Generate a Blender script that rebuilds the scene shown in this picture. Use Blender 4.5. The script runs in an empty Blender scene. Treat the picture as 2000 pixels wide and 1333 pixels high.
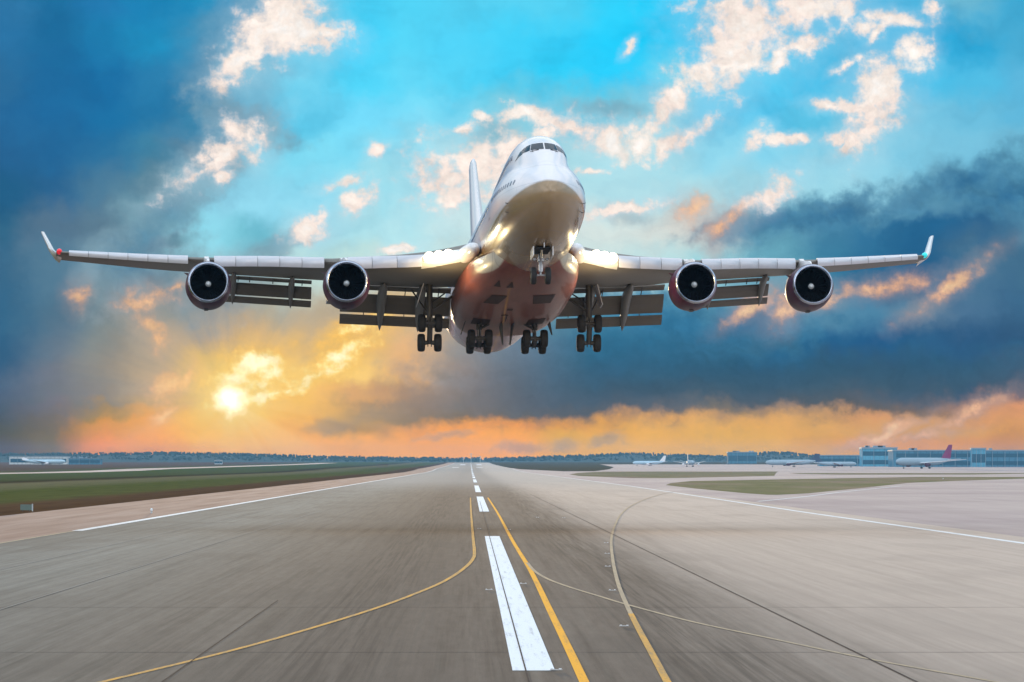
import bpy, bmesh, math, random
from math import sin, cos, tan, pi, radians, sqrt, atan2, exp
from mathutils import Vector, Matrix
random.seed(7)
SC = bpy.context.scene
COL = SC.collection

# ------------------------------------------------------------------ camera
FPX = 10000.0                      # focal length in photo pixels (2000 px wide frame)
EYE = 4.5                          # eye height above the runway
VX, HY = 918.0, 909.0              # where the runway direction and the eye level meet the frame
cam_d = bpy.data.cameras.new("camera"); cam = bpy.data.objects.new("camera", cam_d); COL.objects.link(cam)
cam_d.sensor_width = 36.0; cam_d.sensor_fit = 'HORIZONTAL'; cam_d.lens = FPX / 2000 * 36.0
cam_d.shift_x = (1000 - VX) / 2000; cam_d.shift_y = (HY - 666.5) / 2000
cam_d.clip_start = 1.0; cam_d.clip_end = 60000
cam.location = (0, 0, EYE); cam.rotation_euler = (pi / 2, 0, 0)
SC.camera = cam

# ------------------------------------------------------------------ view, render
SC.view_settings.view_transform = 'Standard'; SC.view_settings.look = 'None'
SC.view_settings.exposure = 0.0; SC.view_settings.gamma = 1.0
SC.cycles.use_denoising = True
SC.cycles.max_bounces = 6; SC.cycles.volume_bounces = 1
SC.cycles.caustics_reflective = False; SC.cycles.caustics_refractive = False

# ------------------------------------------------------------------ sun (low, behind the aircraft, where it stands in the sky)
SUN_AZ = atan2(450 - VX, FPX); SUN_EL = (HY - 783) / FPX
sd = bpy.data.lights.new("sun", 'SUN'); sd.energy = 2.0; sd.angle = radians(0.5); sd.color = (1.0, .72, .42)
sun = bpy.data.objects.new("sun", sd); COL.objects.link(sun)
sv = Vector((sin(SUN_AZ) * cos(SUN_EL), cos(SUN_AZ) * cos(SUN_EL), sin(SUN_EL)))
sun.rotation_euler = sv.to_track_quat('Z', 'Y').to_euler(); sun.location = (0, 0, 200)

# ------------------------------------------------------------------ world
def lin(h):
    if isinstance(h, str):
        v = [int(h[i:i+2], 16) / 255 for i in (0, 2, 4)]
    else: v = [c / 255 for c in h]
    return tuple((c / 12.92 if c <= .04045 else ((c + .055) / 1.055) ** 2.4) for c in v) + (1,)
world = bpy.data.worlds.new("World"); SC.world = world; world.use_nodes = True
class NB:
    def __init__(s, nt): s.nt = nt; s.n = nt.nodes; s.l = nt.links; s.n.clear()
    def new(s, t, **k):
        n = s.n.new(t)
        for a, b in k.items(): setattr(n, a, b)
        return n
    def put(s, sock, v):
        if isinstance(v, bpy.types.NodeSocket): s.l.new(v, sock)
        elif v is not None: sock.default_value = v
    def m(s, op, a, b=None, c=None, clamp=False):
        n = s.new('ShaderNodeMath', operation=op, use_clamp=clamp)
        s.put(n.inputs[0], a); s.put(n.inputs[1], b)
        if c is not None: s.put(n.inputs[2], c)
        return n.outputs[0]
    def v(s, op, a, b=None, scale=None):
        n = s.new('ShaderNodeVectorMath', operation=op)
        s.put(n.inputs[0], a); s.put(n.inputs[1], b)
        if scale is not None: s.put(n.inputs['Scale'], scale)
        return n.outputs['Value'] if op in ('LENGTH', 'DOT_PRODUCT', 'DISTANCE') else n.outputs[0]
    def xyz(s, a, b, c=0.0):
        n = s.new('ShaderNodeCombineXYZ'); s.put(n.inputs[0], a); s.put(n.inputs[1], b); s.put(n.inputs[2], c); return n.outputs[0]
    def sep(s, a):
        n = s.new('ShaderNodeSeparateXYZ'); s.put(n.inputs[0], a); return n.outputs
    def mix(s, f, a, b, mode='MIX'):
        n = s.new('ShaderNodeMix', data_type='RGBA', blend_type=mode); n.clamp_factor = True
        s.put(n.inputs[0], f); s.put(n.inputs[6], a); s.put(n.inputs[7], b); return n.outputs[2]
    def rng(s, x, a, b, c=0.0, d=1.0, smooth=False):
        n = s.new('ShaderNodeMapRange', interpolation_type='SMOOTHSTEP' if smooth else 'LINEAR'); n.clamp = True
        for i, q in enumerate((x, a, b, c, d)): s.put(n.inputs[i], q)
        return n.outputs[0]
    def noise(s, vec, scale, detail=4, rough=.55, color=False, dist=0.0, lac=2.0):
        n = s.new('ShaderNodeTexNoise'); s.put(n.inputs['Vector'], vec); n.inputs['Scale'].default_value = scale
        n.inputs['Detail'].default_value = detail; n.inputs['Roughness'].default_value = rough
        n.inputs['Distortion'].default_value = dist; n.inputs['Lacunarity'].default_value = lac
        return n.outputs['Color' if color else 'Fac']
    def ramp(s, f, stops, interp='LINEAR'):
        n = s.new('ShaderNodeValToRGB'); cr = n.color_ramp; cr.interpolation = interp
        while len(cr.elements) > 1: cr.elements.remove(cr.elements[0])
        cr.elements[0].position = stops[0][0]; cr.elements[0].color = stops[0][1]
        for p, c in stops[1:]:
            e = cr.elements.new(p); e.color = c
        s.put(n.inputs[0], f); return n.outputs[0]

# rows of sky colour: elevation row (in the frame's thousandths) and the colour every 100 px of azimuth
SKY = [
(0,   "2f78a8 1d6fa0 2279b0 1c84b8 2392c2 4a92b8 60c0e0 48d0f6 50d2f5 55d3f5 58d3f4 50d3f6 30d0fa 10ccfb 22bdea 3cc0ec 4fb8e4 58b8e2 4ab4de 6ab6d2 38a8d4"),
(75,  "2a74a6 1b6b9c 1d7db0 2090c0 4a90b5 5a98bb 60c8ea 45d2fa 55d6f8 50d3f8 40d0f8 35cffa 22cefc 12caf8 30c0ec 48c0ea 52bfe8 55bbe5 35b0e0 2eaada 4aaed6"),
(150, "2a6a98 1d6a9e 1a6fa5 2a7fae 4a8cb0 7abdd8 70d0ee 50d6fa 62d8f8 55d5f8 42d2fa 30d0fa 28cefc 60cce8 58caf0 50c8f0 4cc0ea 58bce4 48bce6 50bce4 5cb6dc"),
(225, "25689a 1e6ba0 1a70a4 2478a8 3c86ac 62a8c6 60cdee 72dafa 78dcf8 70d4f0 6fc4da 68c8e2 70c4dc 90d2e6 6ccaec 55c8f0 60caec 70c8e6 74c4e2 6cc0e0 60b8dc"),
(300, "24608f 22689a 2a709c 3f83a4 6088a0 88cde4 80dcf4 7cdcf6 8cdff4 a8dce8 90c8d8 a8dbe6 a5dbe8 9edbe9 90d8ee 84d4ee 94d4e8 90d2e8 80cae4 78c2de 70b8d4"),
(375, "1f5c84 2a6490 4a7a98 5a8498 8ccee4 92daf0 90dcf2 98e0f0 a0e0ee b0e2ec b8e0e8 b0e0e8 b0dee8 b0dce6 a8dae6 9cd8e8 9cd8e8 98d4e6 70a8c0 4a84a4 4580a0"),
(450, "2f6484 55748c 5c7c90 7aa8b8 8fdcee 6ab8cc a0dcec aee4ee b4e4ec c8e6e8 d0e4e4 d6e4e0 d8e6e2 d8dcd6 b8b8b8 5f98b0 3f7c9e 2f7098 226490 2a5f88 50829e"),
(525, "3a6a8a 527890 7c9cac 5a8498 98ccd8 80b4c4 b0dce0 bcdcd8 c4dcd8 d0dcd4 c8dcd8 c0dcdc c4e0e0 b8dde0 a0d4dc 68a8bc 3c80a0 28688e 1f5f8a 4a7490 3f6a88"),
(600, "2f6284 4a7088 5f8494 5c8494 588094 7a98a0 9a9f98 b4a894 b8a890 9a9890 6c8c96 5a8a9c 4f8ea4 3c8aa4 5a90a4 8090a0 5c8ca4 4a80a0 6a8498 4a7090 3a6688"),
(675, "2c5a7c 4f7088 6a8088 8a9090 968f88 a89a88 c0a880 d8b07c e0b07c 8a8c8c 58788a 3f7890 2a7498 1f6c94 1f6488 1d608a 1c5c88 1c5582 26577f 25527a 2a4f72"),
(740, "465e78 606e80 6e7c84 92908a c8b070 f8d86c f8d880 fad070 e0a870 8a7c7a 50687c 486880 305f80 1f5878 22506e 224a6a 2f4a62 34485e 2a4868 2a4664 504e60"),
(785, "4a5a72 5a6878 66727c a08c70 d0a868 fad05a fcb850 c88c5c 785c60 545c68 4c5866 40566a 3c5068 3c4e62 444c58 4c4c50 54504e 6c5c54 80665a c88c68 e09868"),
(808, "505a70 60667a 90785e d89858 e8a850 fcc048 fab048 70605c 5c5460 605a60 605c60 605c60 585860 706460 8c7860 c09468 c89868 d89a6c dca070 dc9a6c dc986a"),
(832, "545a6c 686672 d08a50 f0984c fcb838 fdb440 f0a050 a07858 f0984c fba04a f8a050 f0a458 eca85c e8aa62 e8ac66 e2a868 dea66c d8a070 dca070 d89c6c d89868"),
(862, "5a5864 706870 f08c48 fb9c46 fdb820 fcb030 fda848 fda84a fca650 f8a450 fba852 e4ac62 ebb068 ecb06a e8b06c e4ac6c e0a468 e09860 e0985e d8946a d09068"),
(892, "5c5460 786664 c07a50 e88c48 f0a030 f0a038 f8a048 fca64c fca850 f8a450 fba852 ecac5e ebb068 ecb06a e8b06c e4ac6c e0a468 e0a068 e0985e d8946a d09068")]
# crisp cloud puffs (centre x, y, half length, half width, tilt) in the same units
CREAM = [(455,125,38,22,-40),(500,85,62,28,-38),(548,35,62,42,-40),(592,60,45,26,25),(640,65,38,17,15),
 (472,265,32,26,40),(425,308,75,19,-33),(395,335,35,12,-30),(432,342,18,10,-30),(602,448,30,20,-25),(670,360,30,10,-8),(692,398,32,15,-35),(738,300,16,10,-40),(775,490,28,7,-15),
 (925,338,80,46,0),(880,358,38,38,0),(985,315,46,34,-30),(930,370,50,24,0),(1005,222,30,13,-15),(1052,226,36,15,12),(912,252,16,9,-20),(940,232,12,7,0),
 (1115,248,50,12,18),(1180,270,62,24,20),(1245,285,38,22,0),(1060,262,20,10,0),(1150,332,28,5,-5),
 (1565,18,62,26,-10),(1455,45,72,46,10),(1425,105,66,44,-50),(1375,145,62,28,-30),(1318,190,42,22,-52),(1288,232,30,16,-60),(1308,285,30,20,-30),(1352,262,50,12,-38),(1516,115,17,15,-60),(1560,88,38,14,-25),
 (1722,172,46,36,60),(1785,105,26,24,0),(1705,232,52,27,-60),(1668,275,32,11,-40),(1638,207,36,9,8),(1656,126,24,8,-22),(1680,52,32,12,30),(1740,38,44,11,8),(1708,70,20,8,-50),(1650,15,20,30,0),(1822,14,12,18,0),
 (1229,92,6,15,35),(1478,272,24,9,-45),(1542,268,36,8,-5),(1505,382,46,17,-38),(1463,400,20,12,-20),(1640,270,26,8,0),(1215,410,60,8,-12)]
WARM = [(285,588,36,17,-12),(155,573,20,16,-50),(292,636,24,13,20),(306,665,13,17,-30),(346,562,14,8,-30),(1530,608,26,19,-30),(1470,600,40,12,-30),(1722,560,70,12,-8),(1855,560,66,12,-35),(1600,590,60,10,-20),(1355,410,30,18,-30),(1410,440,36,11,-35),
 (330,758,42,20,-25),(368,740,9,22,15),(330,810,40,9,-30),(1720,848,70,8,-22),(1800,850,60,9,-10),(1900,800,60,10,-25)]
GOLD = [(498,712,48,24,-10),(460,742,44,26,-45),(545,735,48,22,30),(665,698,75,15,-32),(620,735,60,12,-25),(440,775,28,16,-40),(700,640,60,14,-30),(540,770,70,10,-15)]
DARK = [(960,265,42,26,0),(350,470,50,12,-15),(840,730,70,16,15),(1180,860,30,10,-10),(1020,878,40,8,-5),(1100,872,30,10,0),(870,850,50,6,-5),(1220,420,40,14,10),(1180,215,60,12,5),(330,545,70,30,-50)]

b = NB(world.node_tree)
geo = b.new('ShaderNodeTexCoord').outputs['Generated']
d = b.v('NORMALIZE', geo)
dx, dy, dz = b.sep(d)[:3]
dys = b.m('MAXIMUM', dy, .02)
PX = b.m('ADD', b.m('MULTIPLY', b.m('DIVIDE', dx, dys), FPX / 1000), VX / 1000)
PY = b.m('SUBTRACT', HY / 1000, b.m('MULTIPLY', b.m('DIVIDE', dz, dys), FPX / 1000))
P = b.xyz(PX, PY)
w1 = b.v('SUBTRACT', b.noise(P, 6.0, 6, .55, True), (.5, .5, .5))
w2 = b.v('SUBTRACT', b.noise(b.v('ADD', P, (7.3, 2.1, 0)), 22.0, 6, .62, True), (.5, .5, .5))
PW = b.v('ADD', b.v('ADD', P, b.v('SCALE', w1, scale=.17)), b.v('SCALE', w2, scale=.055))
# calm the warp close to the horizon
calm = b.rng(PY, .78, .90, 1.0, .25)
PW = b.v('ADD', P, b.v('SCALE', b.v('SUBTRACT', PW, P), scale=calm))
wx, wy, _ = b.sep(PW)[:3]
wx2 = b.m('MULTIPLY', wx, .5)
col = None
for i, (y, row) in enumerate(SKY):
    cs = row.split(); r = b.ramp(wx2 if col is None else b.m('MULTIPLY_ADD', col, 1e-6, wx2), [(k / 20, lin(c)) for k, c in enumerate(cs)], 'EASE' if i % 2 else 'EASE')
    if col is None: col = r
    else: col = b.mix(b.rng(b.m('MULTIPLY_ADD', col, 1e-6, wy), SKY[i-1][0] / 1000, y / 1000, smooth=True), col, r)
# soft billow contrast inside the cloud masses
bil = b.noise(b.v('MULTIPLY', PW, (1.0, 1.5, 1)), 7.0, 8, .6)
col = b.mix(1.0, col, b.ramp(bil, [(.28, (.84, .86, .88, 1)), (.5, (1, 1, 1, 1)), (.74, (1.12, 1.09, 1.06, 1))]), 'MULTIPLY')
# fine vapour
fbm = b.noise(b.v('ADD', P, (3.7, 9.2, 0)), 26.0, 9, .60)
fbm2 = b.noise(b.v('ADD', P, (1.7, 4.2, 0)), 9.0, 6, .6)
rel = b.m('SUBTRACT', b.noise(b.v('ADD', PW, (3.708, 9.188, 0)), 13.0, 5, .55), b.noise(b.v('ADD', PW, (3.7, 9.2, 0)), 13.0, 5, .55))
fb = b.m('SUBTRACT', b.m('ADD', b.m('MULTIPLY', fbm, .7), b.m('MULTIPLY', fbm2, .3)), .5)
PC = b.v('ADD', P, b.v('ADD', b.v('SCALE', w2, scale=.035), b.v('SCALE', w1, scale=.03)))
def field(lst, after):
    # each puff waits for the one before it, which keeps the shader's working memory small
    acc = None
    for cx, cy, rx, ry, a in lst:
        n = b.new('ShaderNodeMapping', vector_type='TEXTURE')
        pn = b.new('ShaderNodeVectorMath', operation='MULTIPLY_ADD'); b.put(pn.inputs[0], after if acc is None else acc); pn.inputs[1].default_value = (1e-6,) * 3; b.put(pn.inputs[2], PC)  # (kept sequential)
        b.put(n.inputs[0], pn.outputs[0])
        n.inputs['Location'].default_value = (cx / 1000, cy / 1000, 0)
        n.inputs['Rotation'].default_value = (0, 0, radians(a))
        n.inputs['Scale'].default_value = (rx * 1.45 / 1000, ry * 1.5 / 1000, 1)
        q = b.v('LENGTH', n.outputs[0])
        acc = q if acc is None else b.m('SMOOTH_MIN', acc, q, .25)
    return b.m('SUBTRACT', 1.0, acc)
def layer(col, lst, lo, hi, k, stops, op=1.0, halo=None, relief=1.0):
    f0 = b.m('MAXIMUM', field(lst, col), -2.0)
    f = b.m('ADD', f0, b.m('MULTIPLY', fb, k))
    if halo: col = b.mix(b.m('MULTIPLY', b.rng(b.m('ADD', f0, b.m('MULTIPLY', fb, 2.0)), -1.3, .7, smooth=True), halo[1]), col, lin(halo[0]))
    a = b.m('MULTIPLY', b.rng(f, lo, hi, smooth=True), op)
    c = stops if isinstance(stops, bpy.types.NodeSocket) else b.ramp(b.m('ADD', b.m('MULTIPLY', f, .55), b.m('MULTIPLY', b.m('SUBTRACT', bil, .5), 1.4)), stops)
    c = b.v('SCALE', c, scale=b.m('MULTIPLY_ADD', rel, relief, 1.0))
    return b.mix(a, col, c)
MASSL = [(335,410,95,36,-52),(285,470,60,36,-60),(400,345,85,28,-38),(470,235,85,28,20),(250,520,80,50,-70),(560,474,56,18,-22),(420,600,60,40,-30)]
MASSR = [(1500,430,110,24,-12),(1640,412,110,26,-14),(1790,385,90,28,-20),(1900,350,80,22,-32),(1980,375,90,40,0),(1300,620,110,40,10),(1450,640,130,40,-5)]
MASSB = [(1050,765,180,40,0),(1250,760,150,44,0),(1430,752,130,42,0),(1600,742,130,36,0),(1780,742,130,38,0),(1930,728,110,30,-8),(905,752,120,34,-22),(770,798,80,13,-14),(650,832,34,10,-5),(1100,700,160,50,0),(1350,690,180,60,0)]
col = layer(col, MASSL, -.25, .55, 2.4, [(0, lin('7d9dac')), (.6, lin('4f7f9c'))], .60)
col = layer(col, MASSR, -.30, .55, 2.4, [(0, lin('4f8aa8')), (.6, lin('2a668f'))], .80)
# the low sky is seen through the haze box; its own colour is purer
hzt = b.rng(PY, .77, .87, .0, .17)
col = b.v('MAXIMUM', b.v('SCALE', b.v('SUBTRACT', col, b.v('SCALE', (.16, .40, 1.05), scale=hzt)), scale=b.m('DIVIDE', 1.0, b.m('SUBTRACT', 1.0, hzt))), (0.0, 0.0, 0.0))
bankl = b.ramp(PY, [(.69, lin('8a8a90')), (.76, lin('6c6a70')), (.83, lin('66605e'))])
bankr = b.ramp(PY, [(.64, lin('2a6c90')), (.71, lin('2a5670')), (.76, lin('38505f')), (.80, lin('505660'))])
col = layer(col, MASSB, -.55, .75, 1.9, b.mix(b.rng(PX, .85, 1.15), bankl, bankr), .80)
col = layer(col, DARK, -.30, .80, 2.8, [(0, lin('8a94a0')), (.6, lin('5c7484'))], .40)
col = layer(col, CREAM, -.30, .75, 4.4, [(0, lin('e0dcdc')), (.22, lin('fbe6da')), (.5, lin('fff0e4')), (.8, lin('fff8f2'))], .95, ('cfe6ee', .30))
col = layer(col, WARM, -.3, 1.1, 4.0, [(0, lin('cfa088')), (.35, lin('f6b888')), (.8, lin('ffd6a0'))], .80, ('c8a898', .25))
# broad gold light round the low sun, with faint rays
gd = b.v('SUBTRACT', P, (.450, .783, 0)); gx, gy_, _ = b.sep(gd)[:3]
ang = b.m('ARCTAN2', gy_, gx); gr = b.v('LENGTH', b.v('MULTIPLY', b.v('SUBTRACT', P, (.53, .775, 0)), (.75, 1.25, 1)))
ray = b.noise(b.xyz(b.m('MULTIPLY', ang, 3.2), .3, .7), 1.0, 3, .6)
glow = b.m('MULTIPLY', b.m('POWER', b.rng(gr, .0, .42, 1, 0), 1.7), b.rng(ray, .30, .66, .45, 1.0))
col = b.mix(b.m('MULTIPLY', glow, .90), col, (1.08, .64, .20, 1))
col = layer(col, GOLD, -.4, .9, 4.6, [(0, (1.0, .56, .10, 1)), (.30, (1.08, .78, .26, 1)), (.75, (1.25, 1.12, .72, 1))], .95, ('ffc850', .55))
# the sun behind thin cloud
sp = b.v('LENGTH', b.v('MULTIPLY', b.v('SUBTRACT', b.v('ADD', P, b.v('SCALE', w2, scale=.05)), (.450, .783, 0)), (1, 1.15, 1)))
g1 = b.m('POWER', b.rng(sp, .0, .17, 1, 0), 3.0)
col = b.mix(g1, col, (1.0, .80, .30, 1))
col = b.mix(b.rng(sp, .006, .046, 1, 0, smooth=True), col, (1.7, 1.6, 1.15, 1))
# the rest of the dome: warm horizon, blue higher up, broken cloud, extra brightness added behind the viewer to light the jet's front
gn = b.noise(b.v('MULTIPLY', d, (1, 1, 2.2)), 2.6, 6, .6)
base = b.ramp(b.m('MULTIPLY', dz, 1.0), [(0, lin('8c8078')), (.04, lin('b49c8c')), (.12, lin('86a8bc')), (.35, lin('88c8ec')), (1, lin('58b4e8'))])
white = b.rng(gn, .40, .60, smooth=True)
front = b.rng(dy, .35, -.7, .30, 1.0, smooth=True)
dome = b.mix(b.m('MULTIPLY', white, b.rng(dz, .06, .3, 0, 1)), base, b.mix(front, lin('c8d4de'), (2.75, 2.68, 2.7, 1)))
nis = b.new('ShaderNodeTexSky', sky_type='NISHITA'); nis.sun_disc = False; nis.sun_elevation = SUN_EL; nis.sun_rotation = SUN_AZ
dome = b.mix(1.0, dome, b.v('SCALE', nis.outputs[0], scale=.05), 'ADD')
below = b.rng(dz, -.02, -.001, 1, 0)
dome = b.mix(below, dome, (.12, .105, .09, 1))
# photographed sector of the sky, blending out over the neighbouring degrees
wa = b.m('MULTIPLY', b.rng(b.m('ABSOLUTE', b.m('SUBTRACT', PX, 1.0)), 1.3, 4.5, 1, 0, smooth=True), b.rng(PY, -1.8, -.2, 0, 1, smooth=True))
wa = b.m('MULTIPLY', wa, b.m('GREATER_THAN', dy, .05))
bg = b.new('ShaderNodeBackground'); b.put(bg.inputs[0], dome); bg.inputs[1].default_value = 1.0
bg2 = b.new('ShaderNodeBackground'); b.put(bg2.inputs[0], col); bg2.inputs[1].default_value = 1.0
ms = b.new('ShaderNodeMixShader'); b.put(ms.inputs[0], wa); b.l.new(bg.outputs[0], ms.inputs[1]); b.l.new(bg2.outputs[0], ms.inputs[2])
wo = b.new('ShaderNodeOutputWorld'); b.l.new(ms.outputs[0], wo.inputs[0])

# ------------------------------------------------------------------ helpers
def tag(o, label=None, cat=None, group=None, kind=None):
    if label: o["label"] = label
    if cat: o["category"] = cat
    if group: o["group"] = group
    if kind: o["kind"] = kind
    return o
def link_mesh(name, verts, faces, mat, parent=None, smooth=True, autos=None):
    me = bpy.data.meshes.new(name); me.from_pydata([tuple(v) for v in verts], [], faces); me.update()
    if mat is not None: me.materials.append(mat)
    bm = bmesh.new(); bm.from_mesh(me); bmesh.ops.recalc_face_normals(bm, faces=bm.faces)
    if autos is not None:
        for e in bm.edges:
            if len(e.link_faces) == 2 and e.calc_face_angle(0) > radians(autos): e.smooth = False
    for f in bm.faces: f.smooth = smooth
    bm.to_mesh(me); bm.free()
    o = bpy.data.objects.new(name, me); COL.objects.link(o)
    if parent: o.parent = parent
    return o
def empty(name, loc, rot=(0, 0, 0)):
    o = bpy.data.objects.new(name, None); COL.objects.link(o); o.location = loc; o.rotation_euler = rot; o.empty_display_size = 1
    return o
class MB:
    def __init__(s): s.v = []; s.f = []
    def add(s, vs, fs):
        n = len(s.v); s.v += [tuple(v) for v in vs]; s.f += [tuple(i + n for i in f) for f in fs]; return s
    def loft(s, rings, closed=True, cap=(True, True)):
        k = len(rings[0]); vs = [p for r in rings for p in r]; fs = []
        for i in range(len(rings) - 1):
            for j in range(k if closed else k - 1):
                a = i * k + j; c = i * k + (j + 1) % k
                fs.append((a, c, c + k, a + k))
        if closed and cap[0]: fs.append(tuple(range(k - 1, -1, -1)))
        if closed and cap[1]: fs.append(tuple((len(rings) - 1) * k + j for j in range(k)))
        return s.add(vs, fs)
    def box(s, c, h, bev=0.0):
        x, y, z = c; a, bb, e = h
        vs = [(x + i * a, y + j * bb, z + k * e) for i in (-1, 1) for j in (-1, 1) for k in (-1, 1)]
        return s.add(vs, [(0, 1, 3, 2), (4, 6, 7, 5), (0, 4, 5, 1), (2, 3, 7, 6), (0, 2, 6, 4), (1, 5, 7, 3)])
    def tube(s, p, q, r0, r1=None, n=10):
        p = Vector(p); q = Vector(q); r1 = r0 if r1 is None else r1
        dd = (q - p).normalized(); u = dd.orthogonal().normalized(); w = dd.cross(u)
        return s.loft([[p + (u * cos(2*pi*k/n) + w * sin(2*pi*k/n)) * r0 for k in range(n)], [q + (u * cos(2*pi*k/n) + w * sin(2*pi*k/n)) * r1 for k in range(n)]])
    def lathe(s, prof, origin=(0, 0, 0), axis=(0, 1, 0), n=32, cap=(False, False)):
        ax = Vector(axis).normalized(); u = ax.orthogonal().normalized(); w = ax.cross(u); o = Vector(origin)
        return s.loft([[o + ax * a + (u * cos(2*pi*k/n) + w * sin(2*pi*k/n)) * r for k in range(n)] for a, r in prof], cap=cap)
    def build(s, name, mat, parent=None, smooth=True, autos=40):
        return link_mesh(name, s.v, s.f, mat, parent, smooth, autos)

def mat(name, c, rough=.5, metal=0.0, var=.10, scale=1.5, spec=.5, coat=0.0, emit=None, es=0.0, bump=0.0):
    m = bpy.data.materials.new(name); m.use_nodes = True; q = NB(m.node_tree)
    p = q.new('ShaderNodeBsdfPrincipled'); out = q.new('ShaderNodeOutputMaterial'); q.l.new(p.outputs[0], out.inputs[0])
    tc = q.new('ShaderNodeTexCoord').outputs['Object']
    nz = q.noise(tc, scale, 6, .6)
    c = tuple(c[:3])
    q.put(p.inputs['Base Color'], q.mix(nz, tuple(x * (1 - var) for x in c) + (1,), tuple(min(1, x * (1 + var)) for x in c) + (1,)))
    p.inputs['Roughness'].default_value = rough; p.inputs['Metallic'].default_value = metal
    p.inputs['Specular IOR Level'].default_value = spec; p.inputs['Coat Weight'].default_value = coat
    p.inputs['Coat Roughness'].default_value = .12
    if emit: p.inputs['Emission Color'].default_value = tuple(emit) + (1,); p.inputs['Emission Strength'].default_value = es
    if bump:
        bn = q.new('ShaderNodeBump'); bn.inputs['Strength'].default_value = bump; q.put(bn.inputs['Height'], q.noise(tc, scale * 6, 5, .6)); q.l.new(bn.outputs[0], p.inputs['Normal'])
    return m

M = {}
M['white'] = mat('white_paint', (.80, .80, .82), .28, var=.03, coat=.6, scale=.4)
M['wing_grey'] = mat('wing_grey_paint', (.20, .20, .20), .45, var=.10, scale=.6)
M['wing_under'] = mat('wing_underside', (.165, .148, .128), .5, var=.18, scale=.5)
M['slat'] = mat('slat_metal', (.66, .645, .68), .32, metal=.15, var=.05, scale=.8)
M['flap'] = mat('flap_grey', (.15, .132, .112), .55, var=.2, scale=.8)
M['dark'] = mat('dark_cavity', (.02, .02, .022), .8)
M['rubber'] = mat('tyre_rubber', (.022, .020, .020), .75, var=.3, scale=4)
M['steel'] = mat('gear_steel', (.50, .50, .52), .35, metal=.5, var=.2, scale=5)
M['gear_dark'] = mat('gear_dark_metal', (.09, .085, .085), .55, metal=.3, var=.3, scale=5)
M['lip'] = mat('polished_lip', (.46, .50, .60), .24, metal=1.0, var=.05)
M['fan'] = mat('fan_blades', (.014, .018, .030), .45, metal=.4, var=.3, scale=5)
M['spin'] = mat('spinner_white', (.8, .85, .88), .35)
M['glass'] = mat('cockpit_glass', (.008, .028, .05), .10, spec=.25)
M['win'] = mat('cabin_glass', (.18, .20, .25), .15)
M['line'] = mat('seam_line', (.10, .10, .11), .7)
M['red_lamp'] = mat('red_lamp', (.7, .02, .03), .2, emit=(1, .02, .05), es=.35)
M['green_lamp'] = mat('green_lamp', (.05, .6, .6), .2, emit=(.02, .8, .85), es=.45)
M['lamp'] = mat('landing_lamp_lens', (.9, .85, .7), .2, emit=(1, .86, .55), es=14)

# fuselage skin: white above, shade and ground bounce painted brown below, red belly band around the wing box
def skin():
    m = bpy.data.materials.new('fuselage_skin'); m.use_nodes = True; q = NB(m.node_tree)
    p = q.new('ShaderNodeBsdfPrincipled'); out = q.new('ShaderNodeOutputMaterial'); q.l.new(p.outputs[0], out.inputs[0])
    tc = q.new('ShaderNodeTexCoord').outputs['Object']; x, y, z = q.sep(tc)[:3]
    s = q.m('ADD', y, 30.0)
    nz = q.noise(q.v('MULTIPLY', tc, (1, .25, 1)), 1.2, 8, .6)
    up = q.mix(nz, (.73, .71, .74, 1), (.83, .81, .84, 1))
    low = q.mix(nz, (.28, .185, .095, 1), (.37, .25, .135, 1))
    # the edge of the painted shade climbs to the nose
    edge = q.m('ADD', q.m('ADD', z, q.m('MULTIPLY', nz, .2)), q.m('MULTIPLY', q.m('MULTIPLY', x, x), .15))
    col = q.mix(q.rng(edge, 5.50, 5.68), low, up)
    # riveted frame rings and stringer lines
    fr = q.m('ABSOLUTE', q.m('SUBTRACT', q.m('FRACT', q.m('DIVIDE', s, 2.54)), .5))
    st = q.m('ABSOLUTE', q.m('SUBTRACT', q.m('FRACT', q.m('DIVIDE', z, 1.35)), .5))
    ln = q.m('MAXIMUM', q.rng(fr, .493, .497), q.rng(st, .488, .494))
    col = q.mix(q.m('MULTIPLY', ln, .42), col, (.24, .20, .20, 1))
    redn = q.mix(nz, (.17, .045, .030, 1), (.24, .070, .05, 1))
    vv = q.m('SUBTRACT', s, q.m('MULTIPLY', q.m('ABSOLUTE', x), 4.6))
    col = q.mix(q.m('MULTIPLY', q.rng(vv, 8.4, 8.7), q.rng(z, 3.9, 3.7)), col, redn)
    rear = q.mix(nz, (.42, .25, .33, 1), (.54, .34, .42, 1))
    col = q.mix(q.m('MULTIPLY', q.rng(s, 40, 41), q.rng(z, 4.6, 4.2)), col, rear)
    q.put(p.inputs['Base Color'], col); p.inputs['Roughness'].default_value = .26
    p.inputs['Coat Weight'].default_value = .45; p.inputs['Coat Roughness'].default_value = .07
    bn = q.new('ShaderNodeBump'); bn.inputs['Strength'].default_value = .05; bn.inputs['Distance'].default_value = .05
    q.put(bn.inputs['Height'], q.noise(tc, .9, 4, .5)); q.l.new(bn.outputs[0], p.inputs['Normal'])
    return m
M['skin'] = skin()
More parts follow.
